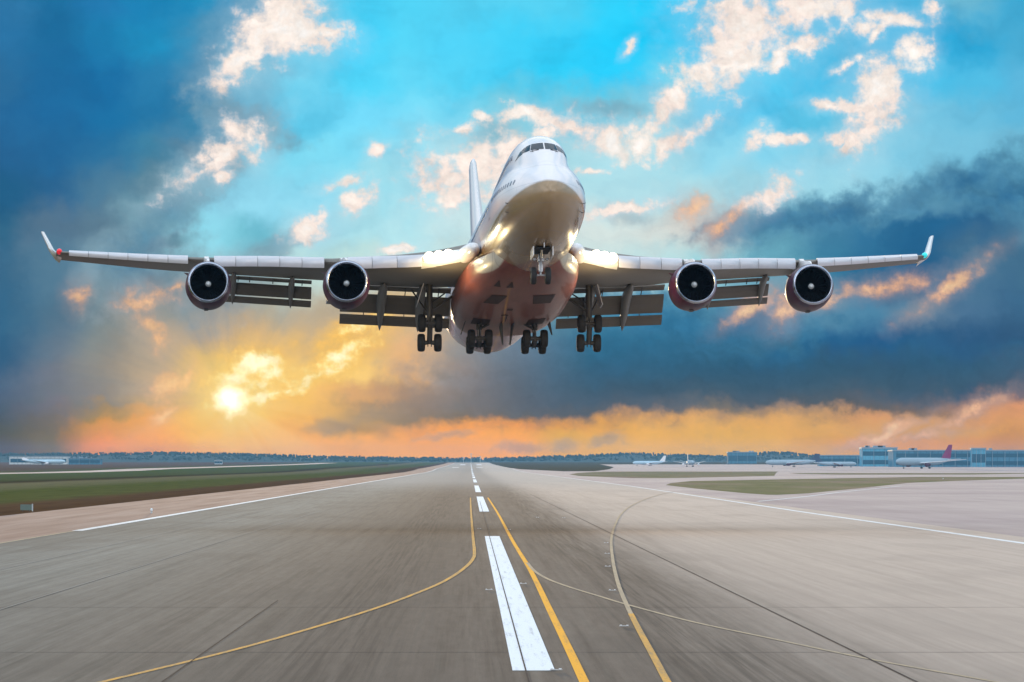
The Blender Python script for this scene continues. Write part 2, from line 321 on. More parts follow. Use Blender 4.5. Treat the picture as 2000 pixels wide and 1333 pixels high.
def belly():
    m = bpy.data.materials.new('belly_paint'); m.use_nodes = True; q = NB(m.node_tree)
    p = q.new('ShaderNodeBsdfPrincipled'); out = q.new('ShaderNodeOutputMaterial'); q.l.new(p.outputs[0], out.inputs[0])
    tc = q.new('ShaderNodeTexCoord').outputs['Object']; x, y, z = q.sep(tc)[:3]
    nz = q.noise(q.v('MULTIPLY', tc, (1.4, .25, 1)), 1.5, 8, .65)
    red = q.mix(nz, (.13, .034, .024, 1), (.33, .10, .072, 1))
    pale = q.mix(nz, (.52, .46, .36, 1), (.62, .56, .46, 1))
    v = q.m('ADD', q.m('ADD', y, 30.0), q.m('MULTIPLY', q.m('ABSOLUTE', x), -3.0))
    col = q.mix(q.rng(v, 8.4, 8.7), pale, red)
    fr = q.m('ABSOLUTE', q.m('SUBTRACT', q.m('FRACT', q.m('DIVIDE', y, 1.9)), .5))
    fx = q.m('ABSOLUTE', q.m('SUBTRACT', q.m('FRACT', q.m('DIVIDE', x, 1.25)), .5))
    ln = q.m('MAXIMUM', q.rng(fr, .485, .492), q.rng(fx, .485, .49))
    col = q.mix(q.m('MULTIPLY', ln, .35), col, (.08, .04, .03, 1))
    q.put(p.inputs['Base Color'], col); p.inputs['Roughness'].default_value = .42; p.inputs['Coat Weight'].default_value = .2
    return m
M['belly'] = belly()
def cowl():
    m = bpy.data.materials.new('cowl_paint'); m.use_nodes = True; q = NB(m.node_tree)
    p = q.new('ShaderNodeBsdfPrincipled'); out = q.new('ShaderNodeOutputMaterial'); q.l.new(p.outputs[0], out.inputs[0])
    tc = q.new('ShaderNodeTexCoord').outputs['Object']
    nz = q.noise(q.v('MULTIPLY', tc, (1.0, .4, 1)), 1.6, 7, .6)
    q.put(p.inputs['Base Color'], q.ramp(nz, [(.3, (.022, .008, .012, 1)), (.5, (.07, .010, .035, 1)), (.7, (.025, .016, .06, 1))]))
    p.inputs['Roughness'].default_value = .5; p.inputs['Specular IOR Level'].default_value = .3; p.inputs['Coat Weight'].default_value = .1
    return m
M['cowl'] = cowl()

# ------------------------------------------------------------------ terrain profile and pixel <-> ground conversions for measuring
ZT = [(-800, 0), (3200, 0), (3700, .5), (4100, 1.5), (4600, 2.0), (5500, 3.0), (7000, 4.8), (7970, 6.1), (9700, 9.3), (12000, 11.9), (15000, 16), (20000, 20)]
def gz(Y):
    for (a, za), (c, zc) in zip(ZT, ZT[1:]):
        if Y <= c: return za + (zc - za) * (Y - a) / (c - a)
    return ZT[-1][1]
def row_y(row):
    lo, hi = 60.0, 14000.0
    for _ in range(60):
        m_ = (lo + hi) / 2
        if HY + FPX * (EYE - gz(m_)) / m_ > row: lo = m_
        else: hi = m_
    return lo
def gp(px, row):
    Y = row_y(row); return ((px - VX) / FPX * Y, Y)
LIFT = {}
def gl(Y, k): return gz(Y) + k * (.0015 + .000005 * max(0, Y))
YS = [-300, 0, 60] + [60 * 1.06 ** i for i in range(1, 92)]
YS = sorted(set([y for y in YS if y < 12600] + [a for a, _ in ZT if 0 < a < 12600] + [12600]))
def strip(name, xf0, xf1, y0, y1, m, k, nx=1):
    ys = [y0] + [y for y in YS if y0 < y < y1] + [y1]; mb = MB()
    rows = []
    for y in ys:
        a = xf0(y) if callable(xf0) else xf0; c = xf1(y) if callable(xf1) else xf1
        rows.append([(a + (c - a) * i / nx, y, gl(y, k)) for i in range(nx + 1)])
    mb.loft(rows, closed=False); o = mb.build(name, m, smooth=False, autos=None)
    return tag(o, kind='structure')
def patch(name, rows, m, k):
    # rows: (row, xl, xr) as measured; interpolated finely and laid on the ground
    mb = MB(); R = []
    for (r0, a0, b0), (r1, a1, b1) in zip(rows, rows[1:]):
        for i in range(6):
            t = i / 6; R.append((r0 + (r1 - r0) * t, a0 + (a1 - a0) * t, b0 + (b1 - b0) * t))
    R.append(rows[-1]); out = []
    for r, a, c in R:
        Y = row_y(r); out.append([((a + (c - a) * i / 8 - VX) / FPX * Y, Y, gl(Y, k)) for i in range(9)])
    mb.loft(out, closed=False); return tag(mb.build(name, m, smooth=False, autos=None), kind='structure')
def ribbon(name, pts, width, m, k, sub=8, pieces=None):
    # painted line through measured points; Catmull-Rom on the ground, constant real width
    G = [Vector(gp(*p)) for p in pts]; C = []
    for i in range(len(G) - 1):
        p0 = G[max(0, i-1)]; p1 = G[i]; p2 = G[i+1]; p3 = G[min(len(G)-1, i+2)]
        for j in range(sub):
            t = j / sub
            C.append(.5 * ((2*p1) + (-p0+p2)*t + (2*p0-5*p1+4*p2-p3)*t*t + (-p0+3*p1-3*p2+p3)*t**3))
    C.append(G[-1]); L = []; 
    for i, c in enumerate(C):
        t = (C[min(i+1, len(C)-1)] - C[max(0, i-1)]).normalized(); n = Vector((-t.y, t.x)) * width / 2
        L.append([(c.x + n.x, c.y + n.y, gl(c.y, k)), (c.x - n.x, c.y - n.y, gl(c.y, k))])
    mb = MB(); mb.loft(L, closed=False); return tag(mb.build(name, m, smooth=False, autos=None), kind='structure')

def ground_mats():
    R = {}
    def base(name, rough=.9, sp=.03):
        m = bpy.data.materials.new(name); m.use_nodes = True; q = NB(m.node_tree)
        p = q.new('ShaderNodeBsdfPrincipled'); out = q.new('ShaderNodeOutputMaterial'); q.l.new(p.outputs[0], out.inputs[0])
        p.inputs['Roughness'].default_value = 1.0; p.inputs['Specular IOR Level'].default_value = sp
        pos = q.new('ShaderNodeNewGeometry').outputs['Position']
        return m, q, p, pos
    # asphalt with long rubber and wear streaks, paler towards the right-hand side
    m, q, p, pos = base('runway_asphalt'); x, y, z = q.sep(pos)[:3]
    s1 = q.noise(q.v('MULTIPLY', pos, (1.6, .012, 0)), 1.0, 5, .65)
    s2 = q.noise(q.v('MULTIPLY', pos, (6.0, .03, 0)), 1.0, 4, .6)
    s3 = q.noise(q.v('MULTIPLY', pos, (.25, .004, 0)), 1.0, 3, .5)
    s4 = q.noise(q.v('MULTIPLY', pos, (3.0, .2, 0)), 1.0, 6, .7)
    xw = q.m('ADD', x, q.m('MULTIPLY', q.m('SUBTRACT', s1, .5), 5.0))
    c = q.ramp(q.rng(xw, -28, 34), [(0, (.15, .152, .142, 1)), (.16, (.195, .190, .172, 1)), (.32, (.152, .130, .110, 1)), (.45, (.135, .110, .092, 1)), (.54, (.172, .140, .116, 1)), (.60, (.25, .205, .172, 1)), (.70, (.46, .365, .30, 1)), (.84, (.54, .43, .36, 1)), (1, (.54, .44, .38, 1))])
    c = q.mix(1.0, c, q.ramp(s1, [(.30, (.74, .74, .74, 1)), (.46, (.97, .96, .96, 1)), (.70, (1.14, 1.14, 1.14, 1))]), 'MULTIPLY')
    c = q.mix(.8, c, q.ramp(s2, [(.32, (.82, .82, .82, 1)), (.5, (1, 1, 1, 1)), (.75, (1.10, 1.15, 1.15, 1))]), 'MULTIPLY')
    c = q.mix(.6, c, q.ramp(s4, [(.35, (.86, .86, .86, 1)), (.65, (1.12, 1.12, 1.12, 1))]), 'MULTIPLY')
    gr_ = q.noise(q.v('MULTIPLY', pos, (22, 5, 0)), 1.0, 3, .7)
    c = q.mix(.5, c, q.ramp(gr_, [(.3, (.82, .82, .82, 1)), (.7, (1.15, 1.15, 1.15, 1))]), 'MULTIPLY')
    patchn = q.noise(q.v('MULTIPLY', pos, (.10, .022, 0)), 1.0, 2, .4)
    c = q.mix(q.m('MULTIPLY', q.rng(patchn, .56, .60), .22), c, (.10, .088, .078, 1))

    # tyre rubber darkens the wheel tracks near the touchdown zone
    rub = q.m('MULTIPLY', q.rng(q.m('ABSOLUTE', q.m('SUBTRACT', q.m('ABSOLUTE', q.m('SUBTRACT', x, 1.2)), 4.6)), .2, 3.6, 1, 0, smooth=True), q.rng(s2, .40, .62))
    c = q.mix(q.m('MULTIPLY', rub, .60), c, (.055, .046, .042, 1))
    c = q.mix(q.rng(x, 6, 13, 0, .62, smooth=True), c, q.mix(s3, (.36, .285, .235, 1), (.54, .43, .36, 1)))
    c = q.mix(q.rng(y, 700, 1500, 0, .55, smooth=True), c, (.33, .32, .31, 1))  # distance haze painted into the far asphalt
    q.put(p.inputs['Base Color'], c); R['asphalt'] = m
    m, q, p, pos = base('shoulder_paving')
    s1 = q.noise(q.v('MULTIPLY', pos, (.5, .01, 0)), 1.0, 5, .6)
    q.put(p.inputs['Base Color'], q.ramp(s1, [(.25, (.20, .130, .105, 1)), (.5, (.29, .200, .165, 1)), (.75, (.36, .27, .23, 1))])); R['shoulder'] = m
    m, q, p, pos = base('apron_concrete')
    s1 = q.noise(q.v('MULTIPLY', pos, (.02, .006, 0)), 1.0, 5, .6); s2 = q.noise(q.v('MULTIPLY', pos, (.4, .01, 0)), 1.0, 4, .6)
    c = q.mix(q.rng(s1, .35, .65), (.34, .27, .265, 1), (.47, .385, .355, 1))
    c = q.mix(.6, c, q.ramp(s2, [(.3, (.86, .86, .86, 1)), (.7, (1.12, 1.12, 1.12, 1))]), 'MULTIPLY')
    q.put(p.inputs['Base Color'], c); R['concrete'] = m
    # grass field with mown and bare bands running with the runway
    m, q, p, pos = base('grass_field', .9, 0.0); x, y, z = q.sep(pos)[:3]
    n1 = q.noise(q.v('MULTIPLY', pos, (.06, .0035, 0)), 1.0, 6, .6)
    n2 = q.noise(q.v('MULTIPLY', pos, (.35, .02, 0)), 1.0, 5, .65)
    xx = q.m('ADD', x, q.m('MULTIPLY', q.m('SUBTRACT', n1, .5), 16.0))
    G = lambda r, g, b_: (r, g, b_, 1)
    c = q.ramp(q.rng(xx, -700, 0), [(0, G(.20, .11, .07)), (.50, G(.17, .10, .06)), (.60, G(.13, .13, .045)), (.68, G(.11, .13, .03)), (.735, G(.115, .125, .045)), (.80, G(.115, .12, .045)), (.826, G(.075, .05, .022)), (.845, G(.23, .19, .10)), (.87, G(.19, .17, .08)), (.89, G(.125, .130, .035)), (.918, G(.14, .135, .045)), (.926, G(.15, .085, .045)), (.945, G(.13, .07, .035)), (1, G(.13, .10, .05))])
    c = q.mix(.8, c, q.ramp(n2, [(.3, (.42, .42, .42, 1)), (.5, (.58, .58, .58, 1)), (.72, (.72, .70, .70, 1))]), 'MULTIPLY')
    q.put(p.inputs['Base Color'], c); R['grass'] = m
    m, q, p, pos = base('grass_island', .9, 0.0)
    n1 = q.noise(q.v('MULTIPLY', pos, (.03, .004, 0)), 1.0, 6, .6); n2 = q.noise(q.v('MULTIPLY', pos, (.3, .02, 0)), 1.0, 5, .6)
    c = q.ramp(n1, [(.3, G(.27, .18, .14)), (.45, G(.26, .20, .12)), (.6, G(.19, .17, .08)), (.75, G(.30, .24, .17))])
    c = q.mix(.5, c, q.ramp(n2, [(.3, (.75, .75, .75, 1)), (.7, (1.2, 1.2, 1.2, 1))]), 'MULTIPLY')
    q.put(p.inputs['Base Color'], c); R['island'] = m
    def paint(name, colr, wear, lo, hi):
        m, q, p, pos = base(name, .7)
        n = q.noise(q.v('MULTIPLY', pos, (5, .12, 0)), 1.0, 6, .7); n2 = q.noise(q.v('MULTIPLY', pos, (14, 2.5, 0)), 1.0, 4, .7)
        f = q.m('ADD', q.m('MULTIPLY', n, .6), q.m('MULTIPLY', n2, .4))
        q.put(p.inputs['Base Color'], q.mix(q.rng(f, lo, hi), wear, colr)); return m
    R['white'] = paint('white_marking', (.78, .79, .82, 1), (.46, .45, .45, 1), .36, .47)
    R['edge'] = paint('edge_marking', (.76, .75, .74, 1), (.50, .46, .44, 1), .36, .5)
    R['yellow'] = paint('yellow_marking', (.84, .40, .055, 1), (.50, .27, .09, 1), .36, .50)
    R['yellow2'] = paint('worn_yellow_marking', (.74, .38, .08, 1), (.34, .24, .14, 1), .38, .62)
    R['faded'] = paint('faded_yellow_marking', (.50, .38, .25, 1), (.32, .26, .20, 1), .38, .62)
    R['seam'] = paint('sealed_joint', (.045, .035, .035, 1), (.12, .10, .09, 1), .3, .6)
    R['pale'] = paint('pale_joint', (.30, .29, .28, 1), (.22, .21, .20, 1), .3, .6)
    return R
GM = ground_mats()

# ------------------------------------------------------------------ ground and paving
strip('ground', -3500, 3500, -300, 15000 if False else 12600, GM['grass'], 0, 8)
def rx(y): return 31.6 + 2.4 * min(1, max(0, (y - 480) / 600))
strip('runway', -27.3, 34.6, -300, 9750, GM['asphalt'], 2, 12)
strip('runway_shoulder', -41.5, -27.3, -300, 9750, GM['shoulder'], 1, 2)
strip('taxiway', -275, -238, 300, 9300, GM['concrete'], 1, 2)
strip('apron', 34.4, 1500, -300, 7600, GM['concrete'], 1, 6)
patch('grass_island', [(967, 1500, 1520), (964, 1456, 1580), (955, 1360, 1670), (948, 1300, 1735), (944, 1310, 1770), (940, 1350, 1860), (936, 1560, 1980), (932, 1800, 2100)], GM['island'], 2)
patch('grass_island', [(934.5, 1235, 1300), (932, 1175, 1420), (930, 1130, 1512), (927, 1112, 1514), (924, 1130, 1516), (921.5, 1180, 1520)], GM['island'], 2)
patch('grass_island', [(921, 1100, 1160), (917, 1016, 1190), (913, 985, 1199), (909, 968, 1180), (906, 962, 1160)], GM['grass'], 3)
patch('grass_island', [(927.5, 1640, 1900), (926, 1560, 2000), (924.5, 1540, 2100)], GM['island'], 2)
# markings
for a, c in [(112, 324), (495, 730), (849, 1125), (1324, 1607)] + [(1750 + 400 * i, 2010 + 400 * i) for i in range(18)]:
    strip('centreline_stripe', .93, 1.86, a, c, GM['white'], 5)
strip('edge_line', -27.2, -26.95, 100, 350, GM['faded'], 4)
strip('edge_line', -27.25, -26.5, 350, 9700, GM['edge'], 5)
strip('edge_line', lambda y: rx(y) - .05, lambda y: rx(y) + .55, 100, 9700, GM['edge'], 5)
ribbon('taxi_line', [(919,973),(920,1000),(924,1050),(926.5,1075),(925,1090),(910,1108),(875,1132),(825,1155),(725,1192),(550,1245),(400,1285),(200,1333),(60,1366)], .17, GM['yellow2'], 6)
ribbon('taxi_line', [(953,973),(972,1003),(1000,1055),(1035,1113),(1075,1195),(1110,1267),(1141,1333),(1170,1395)], .21, GM['yellow'], 6)
ribbon('taxi_line', [(1030,1100),(1044,1116),(1068,1131),(1110,1147),(1175,1167),(1225,1182),(1350,1215),(1500,1247),(1685,1286),(1910,1327),(2100,1360)], .14, GM['faded'], 7)
ribbon('taxi_line', [(1400,957),(1316,962),(1272,972),(1236,987),(1214,1004),(1201,1027),(1194,1055),(1197,1095),(1207,1140),(1225,1185),(1245,1225)], .15, GM['faded'], 8)
ribbon('taxi_line', [(1232,1200),(1250,1235),(1280,1290),(1303,1333),(1330,1380)], .17, GM['yellow2'], 9)
ribbon('taxi_line', [(1480,980),(1560,972),(1660,960),(1760,950)], .5, GM['edge'], 4)
def seam(x, y0, y1, w, m): strip('pavement_joint', x - w / 2, x + w / 2, y0, y1, m, 9)
seam(1.22, 100, 640, .035, GM['seam']); seam(9.25, 100, 800, .05, GM['seam']); seam(-6.38, 100, 170, .03, GM['seam'])
seam(-14.6, 100, 500, .05, GM['pale']); seam(-20.2, 200, 500, .05, GM['pale'])
for r in (1187, 1275):
    Y = row_y(r); strip('pavement_joint', -27, 31, Y, Y + .14, GM['seam'] if r < 1200 else GM['seam'], 3)
# aiming point blocks far down the runway
for xa in (-13.5, 9.0):
    strip('aiming_point', xa, xa + 7.0, 6800, 7400, GM['white'], 5)
    strip('aiming_point', xa - 3, xa + 3.0, 4700, 4900, GM['edge'], 5)

# ------------------------------------------------------------------ the airliner
PLOC = (2.88524, 349.975, 12.7506 + EYE); PROT = (0.0727075, -0.123849, 0.001303)
Rz = Matrix.Rotation(PROT[0], 4, 'Z'); Rx_ = Matrix.Rotation(PROT[1], 4, 'X'); Ry = Matrix.Rotation(PROT[2], 4, 'Y')
Rm = Rz @ Rx_ @ Ry
jet = empty('jumbo_jet', (0, 0, 0))
jet.matrix_world = Matrix.Translation(PLOC) @ Rm @ Matrix.Translation((0, 0, -4))
tag(jet, 'huge white four engined jumbo jet with wheels and flaps down, flying low over the runway', 'airliner')
def W(s, y, z): return (y, s - 30.0, z)          # station aft of the nose, sideways, height -> the jet's own axes
def interp(tab, x):
    if x <= tab[0][0]: return tab[0][1]
    for (a, va), (c, vc) in zip(tab, tab[1:]):
        if x <= c:
            t = (x - a) / (c - a); return va + (vc - va) * t
    return tab[-1][1]
def smooth_tab(tab, x):
    # monotone-ish cubic through table points
    n = len(tab)
    if x <= tab[0][0]: return tab[0][1]
    if x >= tab[-1][0]: return tab[-1][1]
    for i in range(n - 1):
        if x <= tab[i+1][0]:
            x0, y0 = tab[i]; x1, y1 = tab[i+1]; h = x1 - x0
            def sl(j):
                if j <= 0: return (tab[1][1]-tab[0][1])/(tab[1][0]-tab[0][0])
                if j >= n-1: return (tab[-1][1]-tab[-2][1])/(tab[-1][0]-tab[-2][0])
                a = (tab[j][1]-tab[j-1][1])/(tab[j][0]-tab[j-1][0]); c = (tab[j+1][1]-tab[j][1])/(tab[j+1][0]-tab[j][0])
                return 0 if a*c <= 0 else 2*a*c/(a+c)
            m0, m1 = sl(i), sl(i+1); t = (x-x0)/h
            return (2*t**3-3*t*t+1)*y0 + (t**3-2*t*t+t)*h*m0 + (-2*t**3+3*t*t)*y1 + (t**3-t*t)*h*m1
ZB = [(0,4.75),(.12,4.35),(.4,3.98),(1,3.48),(2,2.95),(3.5,2.50),(5,2.25),(7,2.08),(10,2.0),(50,2.0),(54,2.4),(60,3.9),(65,5.6),(68.6,7.0)]
ZTOP = [(0,4.75),(.12,5.12),(.4,5.45),(1,5.95),(2,6.70),(3,7.42),(3.8,8.0),(4.4,8.42),(5,8.80),(6,9.25),(7.5,9.63),(9,9.83),(12,9.95),(22,9.93),(26,9.75),(30,9.2),(33,8.7),(36,8.5),(58,8.5),(65,8.3),(68.6,7.9)]
HW = [(0,0.0),(.12,.42),(.4,.80),(1,1.30),(2,1.88),(3.5,2.45),(5,2.80),(7,3.08),(10,3.22),(13,3.25),(50,3.25),(55,3.05),(60,2.45),(65,1.55),(68.6,.42)]
ZW = [(0,4.75),(1,4.78),(3,4.9),(6,5.1),(10,5.25),(50,5.25),(56,5.7),(62,6.5),(68.6,7.45)]
RU = [(0,.01),(1,.45),(2,.75),(3,1.05),(4,1.45),(5,1.75),(7,2.05),(10,2.28),(14,2.35),(24,2.35),(30,2.6),(36,3.2),(50,3.2),(60,2.2),(68.6,.4)]
def sec(s, th):
    """point on the fuselage skin at station s and angle th (0 = right, pi/2 = up): returns (y, z)"""
    w = smooth_tab(HW, s); zw = smooth_tab(ZW, s); zb = smooth_tab(ZB, s); zt = smooth_tab(ZTOP, s); ru = min(smooth_tab(RU, s), (zt - zw) * .98 + 1e-4)
    cx, cz = cos(th), sin(th)
    if cz < 0:
        r = 1 / sqrt((cx / max(w, 1e-4)) ** 2 + (cz / max(zw - zb, 1e-4)) ** 2)
        return cx * r, zw + cz * r
    hm = min(zt - zw, w * 1.0)
    rm = 1 / sqrt((cx / max(w, 1e-4)) ** 2 + (cz / max(hm, 1e-4)) ** 2)
    d0 = (zt - ru) - zw                                # upper lobe centre above zw
    disc = ru * ru - (d0 * cx) ** 2
    rupp = d0 * cz + sqrt(disc) if disc > 0 else 0
    k = .35 * min(1, w / 2)
    hh = max(0, min(1, .5 + .5 * (rupp - rm) / max(k, 1e-4)))
    r = rm + (rupp - rm) * hh + k * hh * (1 - hh) * (1.0 if cz < .999 else 1)
    r = min(r, (zt - zw) / max(cz, .05)) if cz > .3 else r
    return cx * r, zw + cz * r
def inside(s, y, z):
    if s <= 0: return False
    zw = smooth_tab(ZW, s); th = atan2(z - zw, y); a, c = sec(s, th)
    return (y * y + (z - zw) ** 2) <= (a * a + (c - zw) ** 2)
def front_s(y, z):
    lo, hi = 0.0, 20.0
    for _ in range(40):
        m_ = (lo + hi) / 2
        if inside(m_, y, z): hi = m_
        else: lo = m_
    return hi
def side_y(s, z, sgn):
    lo, hi = 0.0, 4.5
    for _ in range(40):
        m_ = (lo + hi) / 2
        if inside(s, sgn * m_, z): lo = m_
        else: hi = m_
    return sgn * lo
HW = [(a, w_ * (.93 if a <= 13 else 1)) for a, w_ in HW]; HW.insert(11, (24, 3.25))
RU = [(a, v_ * (.84 if 3 <= a <= 24 else 1)) for a, v_ in RU]
NS = 64
stn = [0.0, .03, .08, .16, .28, .42, .6, .8, 1.0, 1.3, 1.6, 2.0, 2.4, 2.8, 3.2, 3.6, 4.0, 4.4, 4.8, 5.2, 5.8, 6.5, 7.2, 8, 9, 10, 11.5, 13] + [15 + 1.5 * i for i in range(36)] + [68.6]
stn = [s for s in stn if s <= 68.6]
mb = MB(); mb.loft([[W(s, *sec(s, 2 * pi * k / NS)) for k in range(NS)] for s in stn])
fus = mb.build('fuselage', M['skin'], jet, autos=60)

# cockpit panes: outlines in front view (y, z), pressed on the skin
def pane(name, poly, m, parent, off=.02, n=7):
    # poly: four corners (y,z) bottom-left, bottom-right, top-right, top-left
    mb = MB(); A, B_, C_, D = [Vector(p) for p in poly]; rows = []
    for i in range(n):
        t = i / (n - 1); L = A.lerp(D, t); R = B_.lerp(C_, t); r = []
        for j in range(n):
            p = L.lerp(R, j / (n - 1)); s = front_s(p.x, p.y); r.append(W(s - off, p.x, p.y))
        rows.append(r)
    inner = [[(x, y + .05, z) for x, y, z in r] for r in rows]
    mb.loft(rows, closed=False); mb.loft(inner, closed=False)
    return mb.build(name, m, parent)
for sg in (-1, 1):
    P4 = lambda l: [(sg * y * .88, z + .04) for y, z in l]
    pane('cockpit_window', P4([(.05, 8.10), (.98, 8.08), (.86, 8.58), (.05, 8.64)]), M['glass'], fus)
    pane('cockpit_window', P4([(1.03, 8.07), (1.50, 7.98), (1.24, 8.45), (.92, 8.57)]), M['glass'], fus)
    pane('cockpit_window', P4([(1.54, 7.95), (1.93, 7.72), (1.62, 8.18), (1.29, 8.43)]), M['glass'], fus)
    wm = MB(); s0 = front_s(sg * .5, 8.02); s1 = front_s(sg * 1.0, 8.0)
    wm.tube(W(front_s(sg * .38, 8.08) - .06, sg * .38, 8.08), W(front_s(sg * .92, 8.0) - .06, sg * .92, 8.0), .022, .012, 6)
    wm.tube(W(front_s(sg * .75, 7.96) - .05, sg * .75, 7.96), W(front_s(sg*.75, 8.06) - .07, sg * .75, 8.06), .02, .02, 6)
    wm.build('wiper', M['dark'], fus)
# cabin windows (visible sides), doors, probes
wmesh = None
def cabin_window(s, z, sg):
    global wmesh
    def sp_(ss, zz): return Vector(W(ss, side_y(ss, zz, sg), zz))
    c0 = sp_(s, z); ta = (sp_(s + .1, z) - sp_(s - .1, z)).normalized(); tv = (sp_(s, z + .1) - sp_(s, z - .1)).normalized()
    nrm = ta.cross(tv).normalized()
    if nrm.x * sg < 0: nrm = -nrm
    yv = tv.cross(nrm).normalized()
    if wmesh is None:
        b2 = MB(); R = []
        for dd, sc in ((-.02, 1.0), (.015, .9)):
            R.append([(dd, .125 * sc * abs(cos(t)) ** .7 * (1 if cos(t) > 0 else -1), .18 * sc * abs(sin(t)) ** .7 * (1 if sin(t) > 0 else -1)) for t in [2 * pi * k / 16 for k in range(16)]])
        b2.loft(R); o = b2.build('cabin_window', M['win'], fus); wmesh = o
    else:
        o = wmesh.copy(); COL.objects.link(o)
    o.parent = fus; mw = Matrix((nrm, yv, tv)).transposed().to_4x4(); mw.translation = c0
    o.matrix_basis = mw
for i in range(14): cabin_window(3.3 + .51 * i, 5.85, -1)
for i in range(28): cabin_window(12.2 + .51 * i, 5.85, -1)
for i in range(14): cabin_window(3.3 + .51 * i, 5.85, 1)
for i in range(20): cabin_window(8.0 + .62 * i, 8.25, -1)
def door(s, z0, z1, w, sg):
    b2 = MB()
    def pt(ss, zz, off): return W(ss, side_y(ss, zz, sg) + sg * off, zz)
    def bar(a, c, hw):
        n = 8; r1 = []; r2 = []
        for i in range(n + 1):
            t = i / n; ss = a[0] + (c[0] - a[0]) * t; zz = a[1] + (c[1] - a[1]) * t
            ds, dz_ = (hw, 0) if abs(a[0] - c[0]) < 1e-6 else (0, hw)
            r1.append(pt(ss - ds, zz - dz_, .012)); r2.append(pt(ss + ds, zz + dz_, .012))
        b2.loft([r1, r2], closed=False)
    bar((s, z0), (s, z1), .02); bar((s + w, z0), (s + w, z1), .02); bar((s, z0), (s + w, z0), .02); bar((s, z1), (s + w, z1), .02)
    b2.build('cabin_door', M['line'], fus)
for sg in (-1, 1):
    door(10.7, 4.85, 6.75, 1.05, sg); door(27.0, 4.85, 6.75, 1.05, sg)
door(16.2, 7.3, 9.0, .9, -1)
for (s, z, sg) in [(3.9, 4.6, -1), (4.3, 4.1, -1), (3.9, 4.6, 1), (4.3, 4.1, 1)]:
    b2 = MB(); y = side_y(s, z, sg); b2.tube(W(s, y - sg * .05, z), W(s - .02, y + sg * .16, z), .03, .02, 8); b2.tube(W(s - .02, y + sg * .16, z), W(s - .42, y + sg * .18, z), .02, .012, 8)
    b2.build('air_data_probe', M['gear_dark'], fus)
b2 = MB(); b2.box(W(5.0, 0.0, 2.12), (.03, .18, .14)); b2.build('blade_antenna', M['white'], fus)
b2 = MB(); b2.box(W(13.0, 0.0, 10.1), (.03, .22, .18)); b2.build('blade_antenna', M['white'], fus)

# belly fairing
FB = [(14.0,1.9,.4,2.5),(15.2,2.6,1.86,3.0),(17.5,3.2,1.70,3.6),(20.5,3.65,1.62,4.2),(27,3.95,1.56,4.4),(33,3.95,1.55,4.2),(37,3.75,1.62,4.0),(40,3.45,1.74,3.6),(42.5,3.0,1.90,3.1),(44,2.3,2.05,2.5)]
FBW = [(a[0], a[1]) for a in FB]; FBB = [(14.0,2.2),(15.2,1.90),(17.5,1.70),(20.5,1.60),(27,1.54),(33,1.54),(37,1.60),(40,1.72),(42.5,1.90),(44,2.2)]; FBT = [(a[0], a[3]) for a in FB]
rings = []
for i in range(34):
    s = 14.0 + 30.0 * i / 33; w = smooth_tab(FBW, s); zb = smooth_tab(FBB, s); zt = smooth_tab(FBT, s); r = []
    for k in range(40):
        t = 2 * pi * k / 40; c_, s_ = cos(t), sin(t); e = .62 if s_ < 0 else .9
        r.append(W(s, w * abs(c_) ** e * (1 if c_ > 0 else -1), 3.3 + ((zt - 3.3) if s_ > 0 else (3.3 - zb)) * abs(s_) ** e * (1 if s_ > 0 else -1)))
    rings.append(r)
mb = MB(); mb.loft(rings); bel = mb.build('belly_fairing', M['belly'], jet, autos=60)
# wheel bays and small hatches in the belly
def belly_z(s, y):
    w = smooth_tab(FBW, s); zb = smooth_tab(FBB, s); c_ = min(.999, (abs(y) / w)) ** (1 / .62)
    return 3.3 - (3.3 - zb) * sqrt(1 - c_ * c_) ** .62
def belly_patch(name, corners, m, off=.02):
    (a, b0), (c, b1), (d_, b2_), (e, b3) = corners; R = []
    for i in range(7):
        t = i / 6; L = (a + (e - a) * t, b0 + (b3 - b0) * t); Q = (c + (d_ - c) * t, b1 + (b2_ - b1) * t); row = []
        for k in range(7):
            u = k / 6; ss = L[0] + (Q[0] - L[0]) * u; yy = L[1] + (Q[1] - L[1]) * u; row.append(W(ss, yy, belly_z(ss, yy) - off))
        R.append(row)
    q2 = MB(); q2.loft(R, closed=False); q2.build(name, m, bel)
M['bay'] = mat('bay_shadowed_metal', (.05, .022, .018), .6, var=.3)
for (s, y) in [(17.2, -1.9), (17.2, -1.05)]: belly_patch('air_inlet', [(s, y - .02), (s, y + .02), (s + 1.9, y + .24), (s + 1.9, y - .24)], M['bay'])
belly_patch('gear_bay', [(22.2, -2.0), (22.2, -.95), (25.6, -1.35), (25.6, -2.35)], M['bay'])
belly_patch('gear_bay', [(22.0, .75), (22.0, 2.25), (25.4, 2.2), (25.4, 1.0)], M['bay'])
belly_patch('gear_bay', [(32.4, -2.5), (32.4, -1.3), (35.2, -1.3), (35.2, -2.5)], M['bay'])
belly_patch('gear_bay', [(32.4, 1.3), (32.4, 2.5), (35.2, 2.5), (35.2, 1.3)], M['bay'])
belly_patch('hatch', [(27.5, -.55), (27.5, -.15), (28.3, -.15), (28.3, -.55)], M['bay'])
belly_patch('hatch', [(30.2, -.75), (30.2, -.25), (30.6, -.25), (30.6, -.75)], M['bay'])
b2 = MB(); b2.tube(W(30.4, -.3, 1.56), W(32.6, -.3, 1.45), .035, .03, 6); b2.build('drain_pipe', M['gear_dark'], bel)
